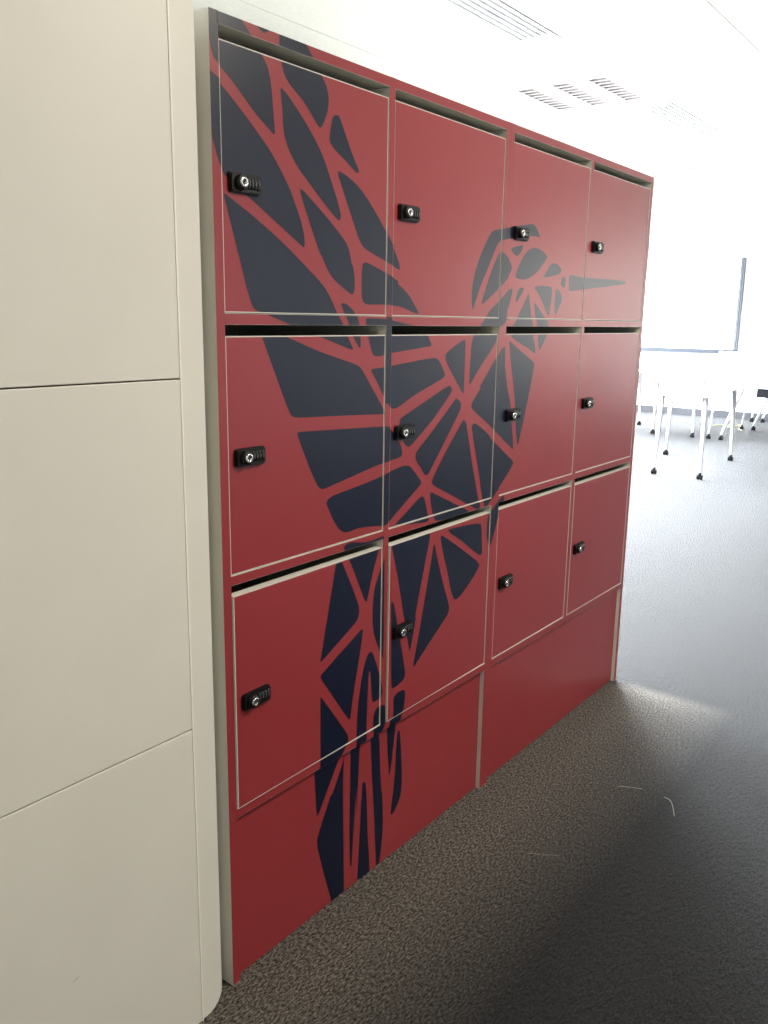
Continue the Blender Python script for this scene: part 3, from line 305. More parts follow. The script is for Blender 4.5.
 [(1.3257,1.3968),(1.3257,1.3894),(1.3272,1.3813),(1.3283,1.3770),(1.3310,1.3705),(1.3347,1.3678),(1.3368,1.3673),(1.3474,1.3674),(1.3708,1.3692),(1.3887,1.3708),(1.4175,1.3734),(1.4438,1.3758),(1.4564,1.3770),(1.4828,1.3794),(1.5115,1.3819),(1.5854,1.3882),(1.6153,1.3908),(1.6452,1.3936),(1.6979,1.3985),(1.7226,1.4012),(1.7369,1.4036),(1.7437,1.4054),(1.7470,1.4069),(1.7435,1.4079),(1.7359,1.4089),(1.7222,1.4099),(1.7007,1.4106),(1.6880,1.4108),(1.6615,1.4111),(1.6326,1.4108),(1.5826,1.4101),(1.5526,1.4096),(1.5227,1.4091),(1.4524,1.4080),(1.4232,1.4079),(1.3959,1.4087),(1.3826,1.4094),(1.3605,1.4104),(1.3475,1.4109),(1.3432,1.4110),(1.3360,1.4109),(1.3314,1.4098),(1.3299,1.4090),(1.3273,1.4061),(1.3260,1.4003)],
 [(1.1377,1.3581),(1.1500,1.3500),(1.1614,1.3410),(1.1668,1.3363),(1.1771,1.3268),(1.1863,1.3171),(1.1906,1.3123),(1.1980,1.3044),(1.2032,1.3004),(1.2052,1.2993),(1.2088,1.2980),(1.2116,1.2983),(1.2128,1.2989),(1.2150,1.3019),(1.2166,1.3089),(1.2173,1.3133),(1.2190,1.3228),(1.2212,1.3333),(1.2224,1.3389),(1.2239,1.3495),(1.2236,1.3593),(1.2227,1.3663),(1.2203,1.3716),(1.2148,1.3737),(1.1955,1.3747),(1.1775,1.3752),(1.1588,1.3745),(1.1492,1.3738),(1.1337,1.3726),(1.1254,1.3713),(1.1231,1.3707),(1.1212,1.3689),(1.1245,1.3659)],
 [(1.2449,1.3583),(1.2447,1.3521),(1.2442,1.3433),(1.2440,1.3383),(1.2439,1.3281),(1.2448,1.3177),(1.2460,1.3087),(1.2476,1.3034),(1.2508,1.3013),(1.2528,1.3010),(1.2586,1.3041),(1.2680,1.3143),(1.2737,1.3211),(1.2826,1.3328),(1.2868,1.3405),(1.2877,1.3434),(1.2869,1.3495),(1.2807,1.3566),(1.2763,1.3604),(1.2683,1.3663),(1.2621,1.3689),(1.2595,1.3694),(1.2546,1.3696),(1.2505,1.3685),(1.2487,1.3676),(1.2459,1.3650),(1.2449,1.3608)],
 [(1.0263,1.3504),(1.0226,1.3427),(1.0209,1.3373),(1.0206,1.3353),(1.0209,1.3319),(1.0233,1.3302),(1.0250,1.3297),(1.0288,1.3303),(1.0335,1.3341),(1.0360,1.3367),(1.0419,1.3423),(1.0494,1.3485),(1.0536,1.3518),(1.0597,1.3576),(1.0615,1.3619),(1.0613,1.3637),(1.0593,1.3662),(1.0540,1.3664),(1.0443,1.3652),(1.0349,1.3619),(1.0286,1.3548)],
 [(1.0895,1.3516),(1.0875,1.3510),(1.0837,1.3473),(1.0684,1.3292),(1.0560,1.3149),(1.0450,1.3031),(1.0400,1.2978),(1.0306,1.2882),(1.0227,1.2808),(1.0191,1.2777),(1.0125,1.2717),(1.0070,1.2662),(1.0045,1.2636),(1.0009,1.2584),(1.0000,1.2532),(1.0002,1.2506),(1.0032,1.2455),(1.0109,1.2409),(1.0160,1.2386),(1.0307,1.2331),(1.0545,1.2256),(1.0686,1.2213),(1.0936,1.2136),(1.1117,1.2077),(1.1191,1.2052),(1.1312,1.2012),(1.1377,1.1991),(1.1396,1.1985),(1.1426,1.1979),(1.1444,1.1984),(1.1449,1.1989),(1.1445,1.2031),(1.1409,1.2133),(1.1384,1.2199),(1.1339,1.2302),(1.1309,1.2345),(1.1298,1.2352),(1.1271,1.2397),(1.1235,1.2506),(1.1216,1.2577),(1.1177,1.2710),(1.1141,1.2825),(1.1123,1.2879),(1.1084,1.2994),(1.1037,1.3124),(1.1012,1.3192),(1.0970,1.3313),(1.0943,1.3398),(1.0934,1.3432),(1.0916,1.3486),(1.0902,1.3511)],
 [(1.1288,1.3101),(1.1329,1.2970),(1.1376,1.2854),(1.1400,1.2800),(1.1448,1.2691),(1.1497,1.2582),(1.1522,1.2527),(1.1556,1.2436),(1.1560,1.2383),(1.1555,1.2365),(1.1556,1.2314),(1.1580,1.2230),(1.1598,1.2180),(1.1631,1.2103),(1.1659,1.2074),(1.1672,1.2071),(1.1711,1.2085),(1.1778,1.2138),(1.1818,1.2175),(1.1895,1.2251),(1.1964,1.2332),(1.1996,1.2373),(1.2053,1.2460),(1.2095,1.2551),(1.2112,1.2599),(1.2117,1.2689),(1.2066,1.2771),(1.2026,1.2810),(1.1933,1.2888),(1.1814,1.2967),(1.1747,1.3008),(1.1618,1.3088),(1.1497,1.3167),(1.1438,1.3206),(1.1341,1.3268),(1.1284,1.3295),(1.1265,1.3300),(1.1243,1.3291),(1.1248,1.3243)],
 [(1.0062,1.1937),(1.0133,1.1687),(1.0210,1.1444),(1.0249,1.1324),(1.0322,1.1098),(1.0381,1.0896),(1.0407,1.0802),(1.0455,1.0602),(1.0495,1.0377),(1.0512,1.0259),(1.0550,1.0038),(1.0592,.9850),(1.0615,.9764),(1.0654,.9633),(1.0684,.9584),(1.0696,.9580),(1.0720,.9590),(1.0743,.9638),(1.0796,.9792),(1.0853,.9949),(1.0922,1.0126),(1.0960,1.0219),(1.1038,1.0431),(1.1124,1.0692),(1.1168,1.0834),(1.1250,1.1098),(1.1319,1.1317),(1.1351,1.1416),(1.1398,1.1574),(1.1414,1.1653),(1.1414,1.1672),(1.1403,1.1708),(1.1370,1.1740),(1.1348,1.1754),(1.1247,1.1802),(1.1034,1.1887),(1.0900,1.1940),(1.0639,1.2044),(1.0396,1.2148),(1.0278,1.2200),(1.0094,1.2280),(1.0010,1.2310),(.9994,1.2313),(.9973,1.2300),(.9978,1.2251)],
 [(.9767,.8197),(.9614,.8118),(.9476,.8034),(.9411,.7990),(.9306,.7901),(.9255,.7807),(.9243,.7760),(.9226,.7650),(.9223,.7512),(.9225,.7437),(.9238,.7304),(.9267,.7210),(.9286,.7173),(.9326,.7112),(.9367,.7081),(.9388,.7072),(.9427,.7075),(.9462,.7118),(.9568,.7322),(.9654,.7495),(.9729,.7658),(.9764,.7736),(.9824,.7864),(.9864,.7931),(.9879,.7950),(.9917,.7997),(.9970,.8063),(1.0000,.8100),(1.0040,.8170),(1.0039,.8230),(1.0028,.8257),(.9996,.8290),(.9943,.8281)],
 [(.7317,.7821),(.7395,.7766),(.7596,.7651),(.7739,.7573),(.7999,.7425),(.8254,.7267),(.8544,.7081),(.8750,.6955),(.8861,.6898),(.8894,.6887),(.8949,.6879),(.8987,.6901),(.9002,.6919),(.9017,.6981),(.9004,.7094),(.8991,.7164),(.8968,.7306),(.8953,.7454),(.8947,.7530),(.8926,.7651),(.8886,.7710),(.8862,.7724),(.8750,.7753),(.8514,.7782),(.8274,.7805),(.7982,.7830),(.7703,.7845),(.7364,.7858),(.7316,.7853),(.7310,.7834)],
 [(.7029,.7522),(.7095,.7337),(.7190,.7112),(.7246,.6989),(.7347,.6753),(.7426,.6535),(.7461,.6430),(.7529,.6251),(.7593,.6131),(.7625,.6087),(.7683,.6016),(.7733,.5981),(.7755,.5973),(.7818,.5969),(.7917,.5990),(.7975,.6007),(.8121,.6068),(.8327,.6185),(.8444,.6257),(.8644,.6385),(.8773,.6481),(.8862,.6556),(.8895,.6599),(.8890,.6640),(.8878,.6659),(.8795,.6728),(.8597,.6856),(.8195,.7103),(.7938,.7259),(.7679,.7410),(.7317,.7619),(.7112,.7732),(.7016,.7769),(.6996,.7769),(.6970,.7753),(.6975,.7702)],
 [(.6359,.6398),(.6283,.6111),(.6207,.5829),(.6170,.5690),(.6096,.5427),(.6027,.5195),(.5993,.5087),(.5943,.4913),(.5928,.4821),(.5929,.4796),(.5945,.4767),(.5990,.4783),(.6405,.5050),(.6659,.5210),(.6915,.5365),(.7162,.5512),(.7359,.5637),(.7436,.5705),(.7445,.5724),(.7459,.5764),(.7469,.5805),(.7472,.5826),(.7449,.5913),(.7367,.6089),(.7311,.6200),(.7198,.6436),(.7082,.6698),(.7001,.6888),(.6894,.7145),(.6806,.7362),(.6716,.7594),(.6692,.7626),(.6673,.7592)],
 [(.5129,.7404),(.5220,.7118),(.5299,.6829),(.5395,.6456),(.5455,.6230),(.5487,.6135),(.5495,.6120),(.5527,.6025),(.5586,.5801),(.5622,.5656),(.5682,.5424),(.5714,.5307),(.5723,.5277),(.5741,.5233),(.5757,.5221),(.5765,.5224),(.5796,.5299),(.5859,.5517),(.5971,.5925),(.5981,.5976),(.5972,.5994),(.5964,.5995),(.5955,.6014),(.5966,.6065),(.6144,.6675),(.6231,.6962),(.6323,.7248),(.6434,.7585),(.6496,.7806),(.6495,.7899),(.6478,.7913),(.6379,.7938),(.6146,.7955),(.5859,.7968),(.5572,.7977),(.5310,.7979),(.5005,.7978),(.4958,.7961),(.4957,.7911)],
 [(.5002,.6614),(.4977,.6603),(.4970,.6553),(.5017,.4836),(.5034,.4608),(.5067,.4522),(.5087,.4515),(.5154,.4510),(.5271,.4524),(.5343,.4535),(.5461,.4561),(.5527,.4596),(.5548,.4615),(.5578,.4657),(.5586,.4707),(.5586,.4733),(.5564,.4845),(.5503,.5075),(.5458,.5237),(.5377,.5526),(.5295,.5814),(.5178,.6225),(.5111,.6450),(.5078,.6548),(.5070,.6566),(.5049,.6594),(.5019,.6610)],
 [(.4724,.7636),(.4691,.7575),(.4632,.7471),(.4595,.7408),(.4530,.7292),(.4478,.7197),(.4455,.7155),(.4416,.7055),(.4389,.6922),(.4378,.6847),(.4362,.6689),(.4357,.6516),(.4357,.6425),(.4364,.6263),(.4387,.6138),(.4402,.6085),(.4438,.5978),(.4483,.5867),(.4508,.5810),(.4566,.5689),(.4639,.5549),(.4727,.5387),(.4752,.5342),(.4759,.5330),(.4758,.5333),(.4758,.5383),(.4762,.5523),(.4764,.5615),(.4767,.5829),(.4765,.6100),(.4761,.6422),(.4757,.6722),(.4756,.7022),(.4755,.7287),(.4755,.7523),(.4754,.7630),(.4753,.7651),(.4747,.7674),(.4733,.7655)],
 [(.3096,.7981),(.3069,.7875),(.3023,.7688),(.2994,.7574),(.2935,.7337),(.2872,.7083),(.2791,.6757),(.2779,.6712),(.2775,.6711),(.2775,.6721),(.2771,.6720),(.2759,.6674),(.2689,.6362),(.2641,.6156),(.2612,.6046),(.2603,.6015),(.2591,.5966),(.2594,.5944),(.2600,.5939),(.2677,.5964),(.2883,.6058),(.3487,.6342),(.3690,.6438),(.3758,.6471),(.3758,.6472),(.3768,.6482),(.3797,.6510),(.3816,.6528),(.3849,.6572),(.3869,.6631),(.3875,.6664),(.3878,.6734),(.3861,.6809),(.3847,.6847),(.3805,.6945),(.3737,.7083),(.3697,.7163),(.3603,.7340),(.3485,.7554),(.3419,.7671),(.3310,.7862),(.3246,.7968),(.3225,.8001),(.3187,.8050),(.3158,.8070),(.3145,.8073),(.3122,.8061),(.3104,.8013)],
 [(.3354,.8179),(.3384,.8121),(.3440,.8033),(.3475,.7981),(.3551,.7857),(.3642,.7695),(.3692,.7604),(.3791,.7419),(.3891,.7224),(.3942,.7125),(.4025,.6966),(.4072,.6889),(.4086,.6871),(.4111,.6847),(.4132,.6847),(.4141,.6854),(.4172,.6918),(.4229,.7086),(.4263,.7195),(.4336,.7405),(.4413,.7596),(.4453,.7687),(.4527,.7841),(.4588,.7940),(.4615,.7975),(.4663,.8045),(.4697,.8111),(.4710,.8144),(.4713,.8191),(.4668,.8201),(.4596,.8192),(.4480,.8183),(.4320,.8179),(.4228,.8178),(.4065,.8182),(.3939,.8200),(.3886,.8212),(.3786,.8235),(.3701,.8255),(.3661,.8265),(.3577,.8275),(.3481,.8267),(.3397,.8254),(.3349,.8235),(.3345,.8200)],
 [(.2905,.5790),(.2696,.5693),(.2615,.5650),(.2607,.5641),(.2597,.5621),(.2599,.5598),(.2603,.5585),(.2654,.5505),(.2789,.5318),(.2894,.5177),(.3067,.4941),(.3231,.4719),(.3310,.4610),(.3441,.4435),(.3517,.4343),(.3541,.4318),(.3579,.4298),(.3600,.4337),(.3613,.4417),(.3629,.4514),(.3644,.4605),(.3652,.4648),(.3678,.4773),(.3727,.4970),(.3758,.5087),(.3816,.5315),(.3870,.5533),(.3895,.5639),(.3942,.5835),(.3978,.5998),(.3993,.6071),(.4012,.6187),(.4008,.6240),(.4001,.6251),(.3974,.6260),(.3922,.6244)],
 [(.2592,.3440),(.2610,.3387),(.2662,.3371),(.2932,.3376),(.3117,.3398),(.3221,.3457),(.3253,.3495),(.3316,.3569),(.3379,.3635),(.3411,.3666),(.3465,.3727),(.3500,.3785),(.3513,.3814),(.3528,.3867),(.3523,.3913),(.3515,.3935),(.3470,.4014),(.3364,.4165),(.3296,.4258),(.3149,.4457),(.2979,.4683),(.2793,.4927),(.2654,.5107),(.2603,.5170),(.2598,.5173),(.2592,.5159),(.2590,.5108)],
 [(.4114,.5468),(.4069,.5374),(.4025,.5247),(.4003,.5175),(.3962,.5021),(.3925,.4846),(.3887,.4639),(.3877,.4588),(.3874,.4572),(.3874,.4573),(.3872,.4557),(.3867,.4505),(.3851,.4343),(.3838,.4201),(.3832,.4083),(.3831,.4030),(.3826,.3902),(.3819,.3732),(.3809,.3514),(.3824,.3459),(.3876,.3437),(.4103,.3414),(.4156,.3426),(.4174,.3477),(.4187,.4091),(.4188,.4133),(.4187,.4119),(.4186,.4098),(.4186,.4084),(.4189,.4126),(.4200,.4367),(.4209,.4568),(.4217,.4757),(.4221,.4849),(.4231,.5006),(.4243,.5114),(.4252,.5167),(.4265,.5205),(.4281,.5181),(.4290,.5153),(.4308,.5073),(.4325,.4944),(.4333,.4866),(.4348,.4720),(.4363,.4592),(.4370,.4531),(.4388,.4438),(.4417,.4399),(.4433,.4393),(.4480,.4387),(.4554,.4391),(.4597,.4395),(.4672,.4412),(.4719,.4443),(.4737,.4463),(.4757,.4516),(.4749,.4598),(.4738,.4646),(.4709,.4757),(.4668,.4897),(.4643,.4974),(.4592,.5122),(.4534,.5259),(.4504,.5325),(.4451,.5438),(.4414,.5514),(.4399,.5543),(.4367,.5592),(.4331,.5622),(.4312,.5632),(.4274,.5640),(.4237,.5625),(.4219,.5611),(.4180,.5571),(.4137,.5506)],
 [(.4450,.3514),(.4476,.3465),(.4530,.3456),(.4585,.3465),(.4669,.3494),(.4756,.3553),(.4801,.3591),(.4864,.3698),(.4877,.3871),(.4863,.4111),(.4843,.4167),(.4790,.4196),(.4733,.4208),(.4656,.4217),(.4591,.4206),(.4562,.4196),(.4512,.4167),(.4475,.4119),(.4461,.4090),(.4439,.4008),(.4430,.3879),(.4429,.3803),(.4432,.3668),(.4441,.3568)],
 [(.5123,.4179),(.5130,.4104),(.5131,.3996),(.5131,.3934),(.5122,.3823),(.5099,.3742),(.5084,.3708),(.5053,.3642),(.5020,.3576),(.5000,.3540),(.4992,.3487),(.5033,.3453),(.5116,.3420),(.5219,.3392),(.5329,.3385),(.5428,.3389),(.5481,.3408),(.5500,.3461),(.5504,.3557),(.5516,.3676),(.5544,.3813),(.5562,.3886),(.5590,.4020),(.5600,.4128),(.5600,.4176),(.5593,.4254),(.5569,.4297),(.5553,.4309),(.5505,.4329),(.5427,.4340),(.5380,.4343),(.5292,.4339),(.5215,.4316),(.5172,.4296),(.5127,.4259),(.5119,.4208)],
 [(.5319,.8334),(.5477,.8310),(.5691,.8283),(.5812,.8270),(.6032,.8246),(.6208,.8231),(.6284,.8225),(.6403,.8224),(.6451,.8244),(.6457,.8259),(.6459,.8304),(.6438,.8376),(.6422,.8419),(.6388,.8511),(.6351,.8616),(.6332,.8671),(.6293,.8762),(.6256,.8814),(.6237,.8831),(.6195,.8852),(.6145,.8850),(.6118,.8843),(.6028,.8808),(.5867,.8730),(.5768,.8681),(.5575,.8586),(.5392,.8497),(.5188,.8399),(.5158,.8374),(.5194,.8357)],
 [(.6537,.8699),(.6566,.8589),(.6605,.8461),(.6627,.8392),(.6669,.8279),(.6708,.8215),(.6726,.8196),(.6828,.8162),(.7062,.8138),(.7602,.8103),(.7866,.8095),(.8059,.8109),(.8228,.8136),(.8263,.8151),(.8233,.8174),(.6968,.8722),(.6747,.8817),(.6634,.8866),(.6605,.8878),(.6557,.8891),(.6528,.8882),(.6519,.8871),(.6511,.8830),(.6525,.8749)],
]
MURAL_PLINTH = [
 [(.2562,.3169),(.2576,.2938),(.2591,.2723),(.2599,.2620),(.2614,.2459),(.2630,.2391),(.2639,.2379),(.2660,.2377),(.2693,.2415),(.2862,.2673),(.3002,.2886),(.3147,.3104),(.3221,.3213),(.3339,.3390),(.3399,.3479),(.3415,.3503),(.3422,.3538),(.3377,.3553),(.3025,.3571),(.2793,.3576),(.2663,.3562),(.2609,.3547),(.2560,.3515),(.2546,.3457)],
 [(.3540,.3477),(.3541,.3512),(.3537,.3477),(.3529,.3395),(.3483,.3255),(.3364,.3037),(.3142,.2671),(.3115,.2635),(.3106,.2647),(.3106,.2665),(.3097,.2677),(.3071,.2641),(.2837,.2223),(.2720,.2011),(.2663,.1899),(.2650,.1868),(.2631,.1802),(.2629,.1728),(.2632,.1689),(.2657,.1557),(.2720,.1321),(.2762,.1174),(.2846,.0886),(.2933,.0599),(.2998,.0388),(.3072,.0150),(.3119,.0010),(.3136,-0.0036),(.3199,-0.0110),(.3324,-0.0153),(.3488,-0.0181),(.3540,-0.0172),(.3556,-0.0122),(.3514,.2293),(.3509,.2547),(.3507,.2710),(.3507,.2768),(.3510,.2921),(.3521,.3149)],
 [(.3826,.3513),(.3775,.3483),(.3758,.3426),(.3758,.2457),(.3757,.2414),(.3753,.2426),(.3751,.2446),(.3747,.2458),(.3746,.2415),(.3741,.1812),(.3742,.1513),(.3748,.1213),(.3757,.0882),(.3768,.0650),(.3782,.0554),(.3790,.0540),(.3805,.0526),(.3817,.0541),(.3823,.0556),(.3837,.0653),(.3855,.0885),(.3886,.1328),(.3910,.1627),(.3938,.1925),(.3976,.2307),(.3982,.2342),(.3984,.2307),(.3991,.1798),(.3993,.1763),(.3996,.1798),(.4067,.2986),(.4082,.3241),(.4094,.3405),(.4103,.3513),(.4090,.3561),(.4041,.3566)],
 [(.4176,.2069),(.4172,.2023),(.4167,.2024),(.4165,.2036),(.4160,.2037),(.4156,.1990),(.4130,.1423),(.4113,.1124),(.4093,.0825),(.4064,.0446),(.4050,.0190),(.4055,.0024),(.4062,-0.0038),(.4114,-0.0154),(.4244,-0.0256),(.4436,-0.0365),(.4482,-0.0373),(.4500,-0.0329),(.4509,-0.0104),(.4508,.0118),(.4488,.0391),(.4438,.0880),(.4415,.1128),(.4407,.1273),(.4406,.1321),(.4400,.1461),(.4387,.1693),(.4379,.1832),(.4362,.2070),(.4344,.2229),(.4335,.2288),(.4315,.2383),(.4293,.2431),(.4281,.2442),(.4258,.2459),(.4234,.2463),(.4223,.2462),(.4204,.2443),(.4196,.2390)],
 [(.4548,.3586),(.4499,.3585),(.4486,.3538),(.4509,.3128),(.4529,.2829),(.4555,.2530),(.4647,.1581),(.4672,.1312),(.4687,.1100),(.4693,.1008),(.4707,.0797),(.4727,.0529),(.4739,.0381),(.4760,.0119),(.4778,-0.0075),(.4795,-0.0247),(.4805,-0.0282),(.4819,-0.0249),(.4836,-0.0183),(.4862,-0.0078),(.4893,.0057),(.4910,.0133),(.4944,.0304),(.4976,.0519),(.4992,.0636),(.5013,.0876),(.5012,.1126),(.5007,.1253),(.4996,.1485),(.4984,.1676),(.4972,.1860),(.4965,.1904),(.4955,.1896),(.4950,.1879),(.4939,.1871),(.4932,.1914),(.4886,.2389),(.4862,.2688),(.4846,.2988),(.4838,.3193),(.4795,.3429),(.4689,.3539)],
 [(.5181,.3494),(.5130,.3466),(.5116,.3410),(.5133,.3100),(.5153,.2842),(.5185,.2572),(.5231,.2228),(.5244,.2192),(.5262,.2225),(.5275,.2266),(.5304,.2394),(.5346,.2634),(.5385,.2879),(.5425,.3140),(.5452,.3328),(.5474,.3488),(.5464,.3537),(.5415,.3543)],
 [(.5525,.3025),(.5507,.2886),(.5496,.2711),(.5493,.2614),(.5483,.2409),(.5467,.2182),(.5458,.2062),(.5432,.1819),(.5391,.1570),(.5367,.1444),(.5331,.1246),(.5324,.1155),(.5327,.1137),(.5344,.1110),(.5384,.1101),(.5410,.1101),(.5480,.1138),(.5587,.1245),(.5649,.1317),(.5741,.1500),(.5765,.1760),(.5757,.2010),(.5741,.2310),(.5712,.2608),(.5691,.2789),(.5662,.3026),(.5642,.3141),(.5635,.3168),(.5618,.3208),(.5595,.3217),(.5583,.3213),(.5558,.3178),(.5536,.3086)],
]

T = .01896; W = .45; H = 1.7443; DEPTH = .45
Z_SLOT = [1.7258, 1.2684, 0.8135]; Z_TOP = [1.7063, 1.2500, 0.7951]; Z_BOT = [1.2871, 0.8313, 0.3741]
PL_Y = .013; BANK_W = 3*T + 2*W; RAIL_BOT = .3741 - .0187

def clip_rect(P, x0, x1, z0, z1):
    for ax, lim, sg in ((0, x0, 1), (0, x1, -1), (1, z0, 1), (1, z1, -1)):
        out = []
        for i in range(len(P)):
            a, b = P[i-1], P[i]; ia = sg*(a[ax]-lim) >= 0; ib = sg*(b[ax]-lim) >= 0
            if ia != ib:
                t = (lim-a[ax])/(b[ax]-a[ax]); out.append((a[0]+t*(b[0]-a[0]), a[1]+t*(b[1]-a[1])))
            if ib: out.append(b)
        P = out
        if len(P) < 3: return []
    q = [P[0]]
    for p in P[1:]:
        if abs(p[0]-q[-1][0]) + abs(p[1]-q[-1][1]) > 1e-5: q.append(p)
    return q if len(q) > 2 else []
def vinyl(mb, x0, x1, z0, z1, y, shapes, red=1, navy=2):
    """printed vinyl wrap on a face: red film with the navy shapes cut into it"""
    mb.box(x0, x1, y-.0003, y, z0, z1, red)
    for P in shapes:
        q = clip_rect(P, x0, x1, z0, z1)
        if q: mb.tri_fill(q, y-.0005, navy)

def lock_mesh():
    m = MB(); w, h, d, r = .0715, .0325, .008, .006
    def rr(w, h, r, n=5):
        pts = []
        for cx, cz, a0 in ((w/2-r, h/2-r, 0), (-w/2+r, h/2-r, 90), (-w/2+r, -h/2+r, 180), (w/2-r, -h/2+r, 270)):
            for i in range(n+1):
                a = math.radians(a0 + 90*i/n); pts.append((cx+r*math.cos(a), cz+r*math.sin(a)))
        return pts
    base = rr(w, h, r); m.prism([(p[0], p[1]) for p in base], 'y', -d*.55, 0, 0)
    top = rr(w-.004, h-.004, r*.8); m.prism(top, 'y', -d, -d*.5, 0)
    # number wheels
    for k in range(4):
        cx = .0040 + k*.0074
        pts = [(-d+.001 - .0042*math.cos(t)*1.0, .0098*math.sin(t)) for t in [PI*(-.5 + i/10) for i in range(11)]]
        m.prism(pts, 'x', cx-.0026, cx+.0026, 1, False)
        m.box(cx-.0006, cx+.0006, -d-.0034, -d-.0030, -.0030, .0030, 4)
    # thumb turn with chrome key barrel
    m.lathe([(.0125, d*.9), (.0125, d+.006), (.0115, d+.0075), (.0080, d+.0078)], (-.0150, 0, 0), 24, 0)
    m.lathe([(.0082, d+.0070), (.0082, d+.0095), (.0074, d+.0103), (.0035, d+.0098), (.0033, d+.0085), (.0001, d+.0085)], (-.0150, 0, 0), 24, 2)
    m.box(-.0156, -.0144, -d-.0104, -d-.0088, -.0040, .0040, 3)
    return m
DIGIT = new_mat('grey_dial_mark', (0.12, 0.12, 0.115), .5)
lock_proto = None
def add_lock(parent, loc, label):
    global lock_proto
    if lock_proto is None:
        lock_proto = lock_mesh().build('combination_lock', [BLACK, DIAL, CHROME, BRASS, DIGIT], parent)
        o = lock_proto
    else:
        o = lock_proto.copy(); col.objects.link(o); o.parent = parent
    o.location = loc
    o['label'] = label
    return o

# how far each door stands open (radians), by row and column over both cabinets
OPEN = {(2, 0): .012, (2, 1): .013, (2, 2): .002, (2, 3): .006}
LOCK_DX = {0: [.034, .034, .036], 1: [.040, .038, .040]}
def make_bank(x0, side):
    root = empty('locker_cabinet', (x0, 0, 0))
    L = lambda v: v - x0
    # shapes shifted into this cabinet's frame
    SF = [[(p[0]-x0, p[1]) for p in P] for P in MURAL_FRONT]; SP = [[(p[0]-x0, p[1]) for p in P] for P in MURAL_PLINTH]
    c = MB(); y0 = .0006
    xs = [(0, T), (T+W, 2*T+W), (2*T+2*W, 3*T+2*W)]
    for a, b in xs:
        mid = (a > .01 and b < BANK_W-.01)
        c.box(a, b, y0, DEPTH, RAIL_BOT if mid else 0, H, 0)
    bays = [(T, T+W), (2*T+W, 2*T+2*W)]
    for a, b in bays:
        c.box(a, b, y0, DEPTH, Z_SLOT[0], H, 0)
        for zb, zt in ((Z_SLOT[1], Z_BOT[0]), (Z_SLOT[2], Z_BOT[1]), (RAIL_BOT, Z_BOT[2])): c.box(a, b, y0, DEPTH, zb, zt, 0)
        c.box(a, b, DEPTH-.012, DEPTH-.002, 0, Z_SLOT[0], 3)
    # vinyl on the front edges
    for a, b in xs:
        mid = (a > .01 and b < BANK_W-.01)
        vinyl(c, a, b, RAIL_BOT if mid else .001, H, y0, SF)
    for a, b in bays:
        for zb, zt in ((Z_SLOT[0], H), (Z_SLOT[1], Z_BOT[0]), (Z_SLOT[2], Z_BOT[1]), (RAIL_BOT, Z_BOT[2])):
            vinyl(c, a-.0008, b+.0008, zb+.0005, zt-.0005, y0, SF)
    if not side:      # the upright between the two left columns is wrapped navy along the wing
        c.poly([(p[0], y0-.0006, p[1]) for p in MURAL_STRIP], 2)
    c.build('carcass', [MELAMINE, RED, NAVY, INSIDE], root)
    # recessed plinth board
    p = MB(); p.box(T, 2*T+2*W, PL_Y, PL_Y+.018, .002, RAIL_BOT-.001, 0)
    vinyl(p, T+.0005, 2*T+2*W-.0005, .002, RAIL_BOT-.001, PL_Y, SP)
    p.build('plinth_panel', [MELAMINE, RED, NAVY], root)
    names = ['top', 'middle', 'bottom']
    for r in range(3):
        for j, (a, b) in enumerate(bays):
            gc = j + (2 if side else 0)
            x_l, x_r, z0, z1 = a+.0014, b-.0014, Z_BOT[r]+.0014, Z_TOP[r]-.0006
            d = MB(); yf = .0022
            d.box(x_l, x_r, yf, yf+.018, z0, z1, 0)
            vinyl(d, x_l+.0018, x_r-.0018, z0+.0018, z1-.0018, yf, SF)
            hinge = (x_r, yf, z0)
            do = d.build('door', [MELAMINE, RED, NAVY], root, origin=hinge)
            do.rotation_euler[2] = OPEN.get((r, gc), 0.0)
            lx = a + .0775 - .0125*0 + (.004 if gc else 0); lz = (Z_LOCK[r])
            add_lock(do, (a + LOCK_X[gc] - x_r, -.0005, lz - z0), 'black combination lock with chrome barrel')
    return root
MURAL_STRIP = [(T+W, 1.107), (2*T+W, 1.107), (2*T+W, 1.286), (T+W, 1.286)]
Z_LOCK = [1.4965, 1.0410, 0.5855]
LOCK_X = [.0505, .0515, .0525, .0525]
left_bank = make_bank(0, 0)
tag(left_bank, 'left hand red locker cabinet with navy bird body and wing, next to the cream partition', 'lockers', 'red lockers with a bird mural')
right_bank = make_bank(BANK_W + .0004, 1)
tag(right_bank, 'right hand red locker cabinet carrying the bird\'s long beak, nearest the bright windows', 'lockers', 'red lockers with a bird mural')

# ---------------------------------------------------------------- cream partition at the left
part = empty('partition_panel', (-.045, 0, 0))
tag(part, 'tall cream panelled partition with two thin horizontal seams left of the red lockers', 'partition')
PT = 2.40; SX0, SX1 = -.0520, 0.0
def corner_profile(x0, x1, z0, z1, r, n=8):
    pts = [(x0, z0)]
    for i in range(n+1):
        a = math.radians(-90 + 90*i/n); pts.append((x1-r+r*math.cos(a), z0+r+r*math.sin(a)))
    pts += [(x1, z1), (x0, z1)]
    return pts
s = MB(); s.prism(corner_profile(SX0, SX1, .001, PT, .038), 'y', -.0165, .021)
so = s.build('edge_stile', PANEL, part)
_bw = so.data.attributes.new('bevel_weight_edge', 'FLOAT', 'EDGE')
for e in so.data.edges:
    v0, v1 = (so.data.vertices[i].co for i in e.vertices)
    across = abs(v0.y - v1.y) > .01
    _bw.data[e.index].value = 0.0 if across else (0.0 if (v0.x < SX0+.001 and v1.x < SX0+.001) else 1.0)
_m = so.modifiers.new('bevel', 'BEVEL'); _m.width = .009; _m.segments = 5; _m.limit_method = 'WEIGHT'
for p_ in so.data.polygons: p_.use_smooth = False
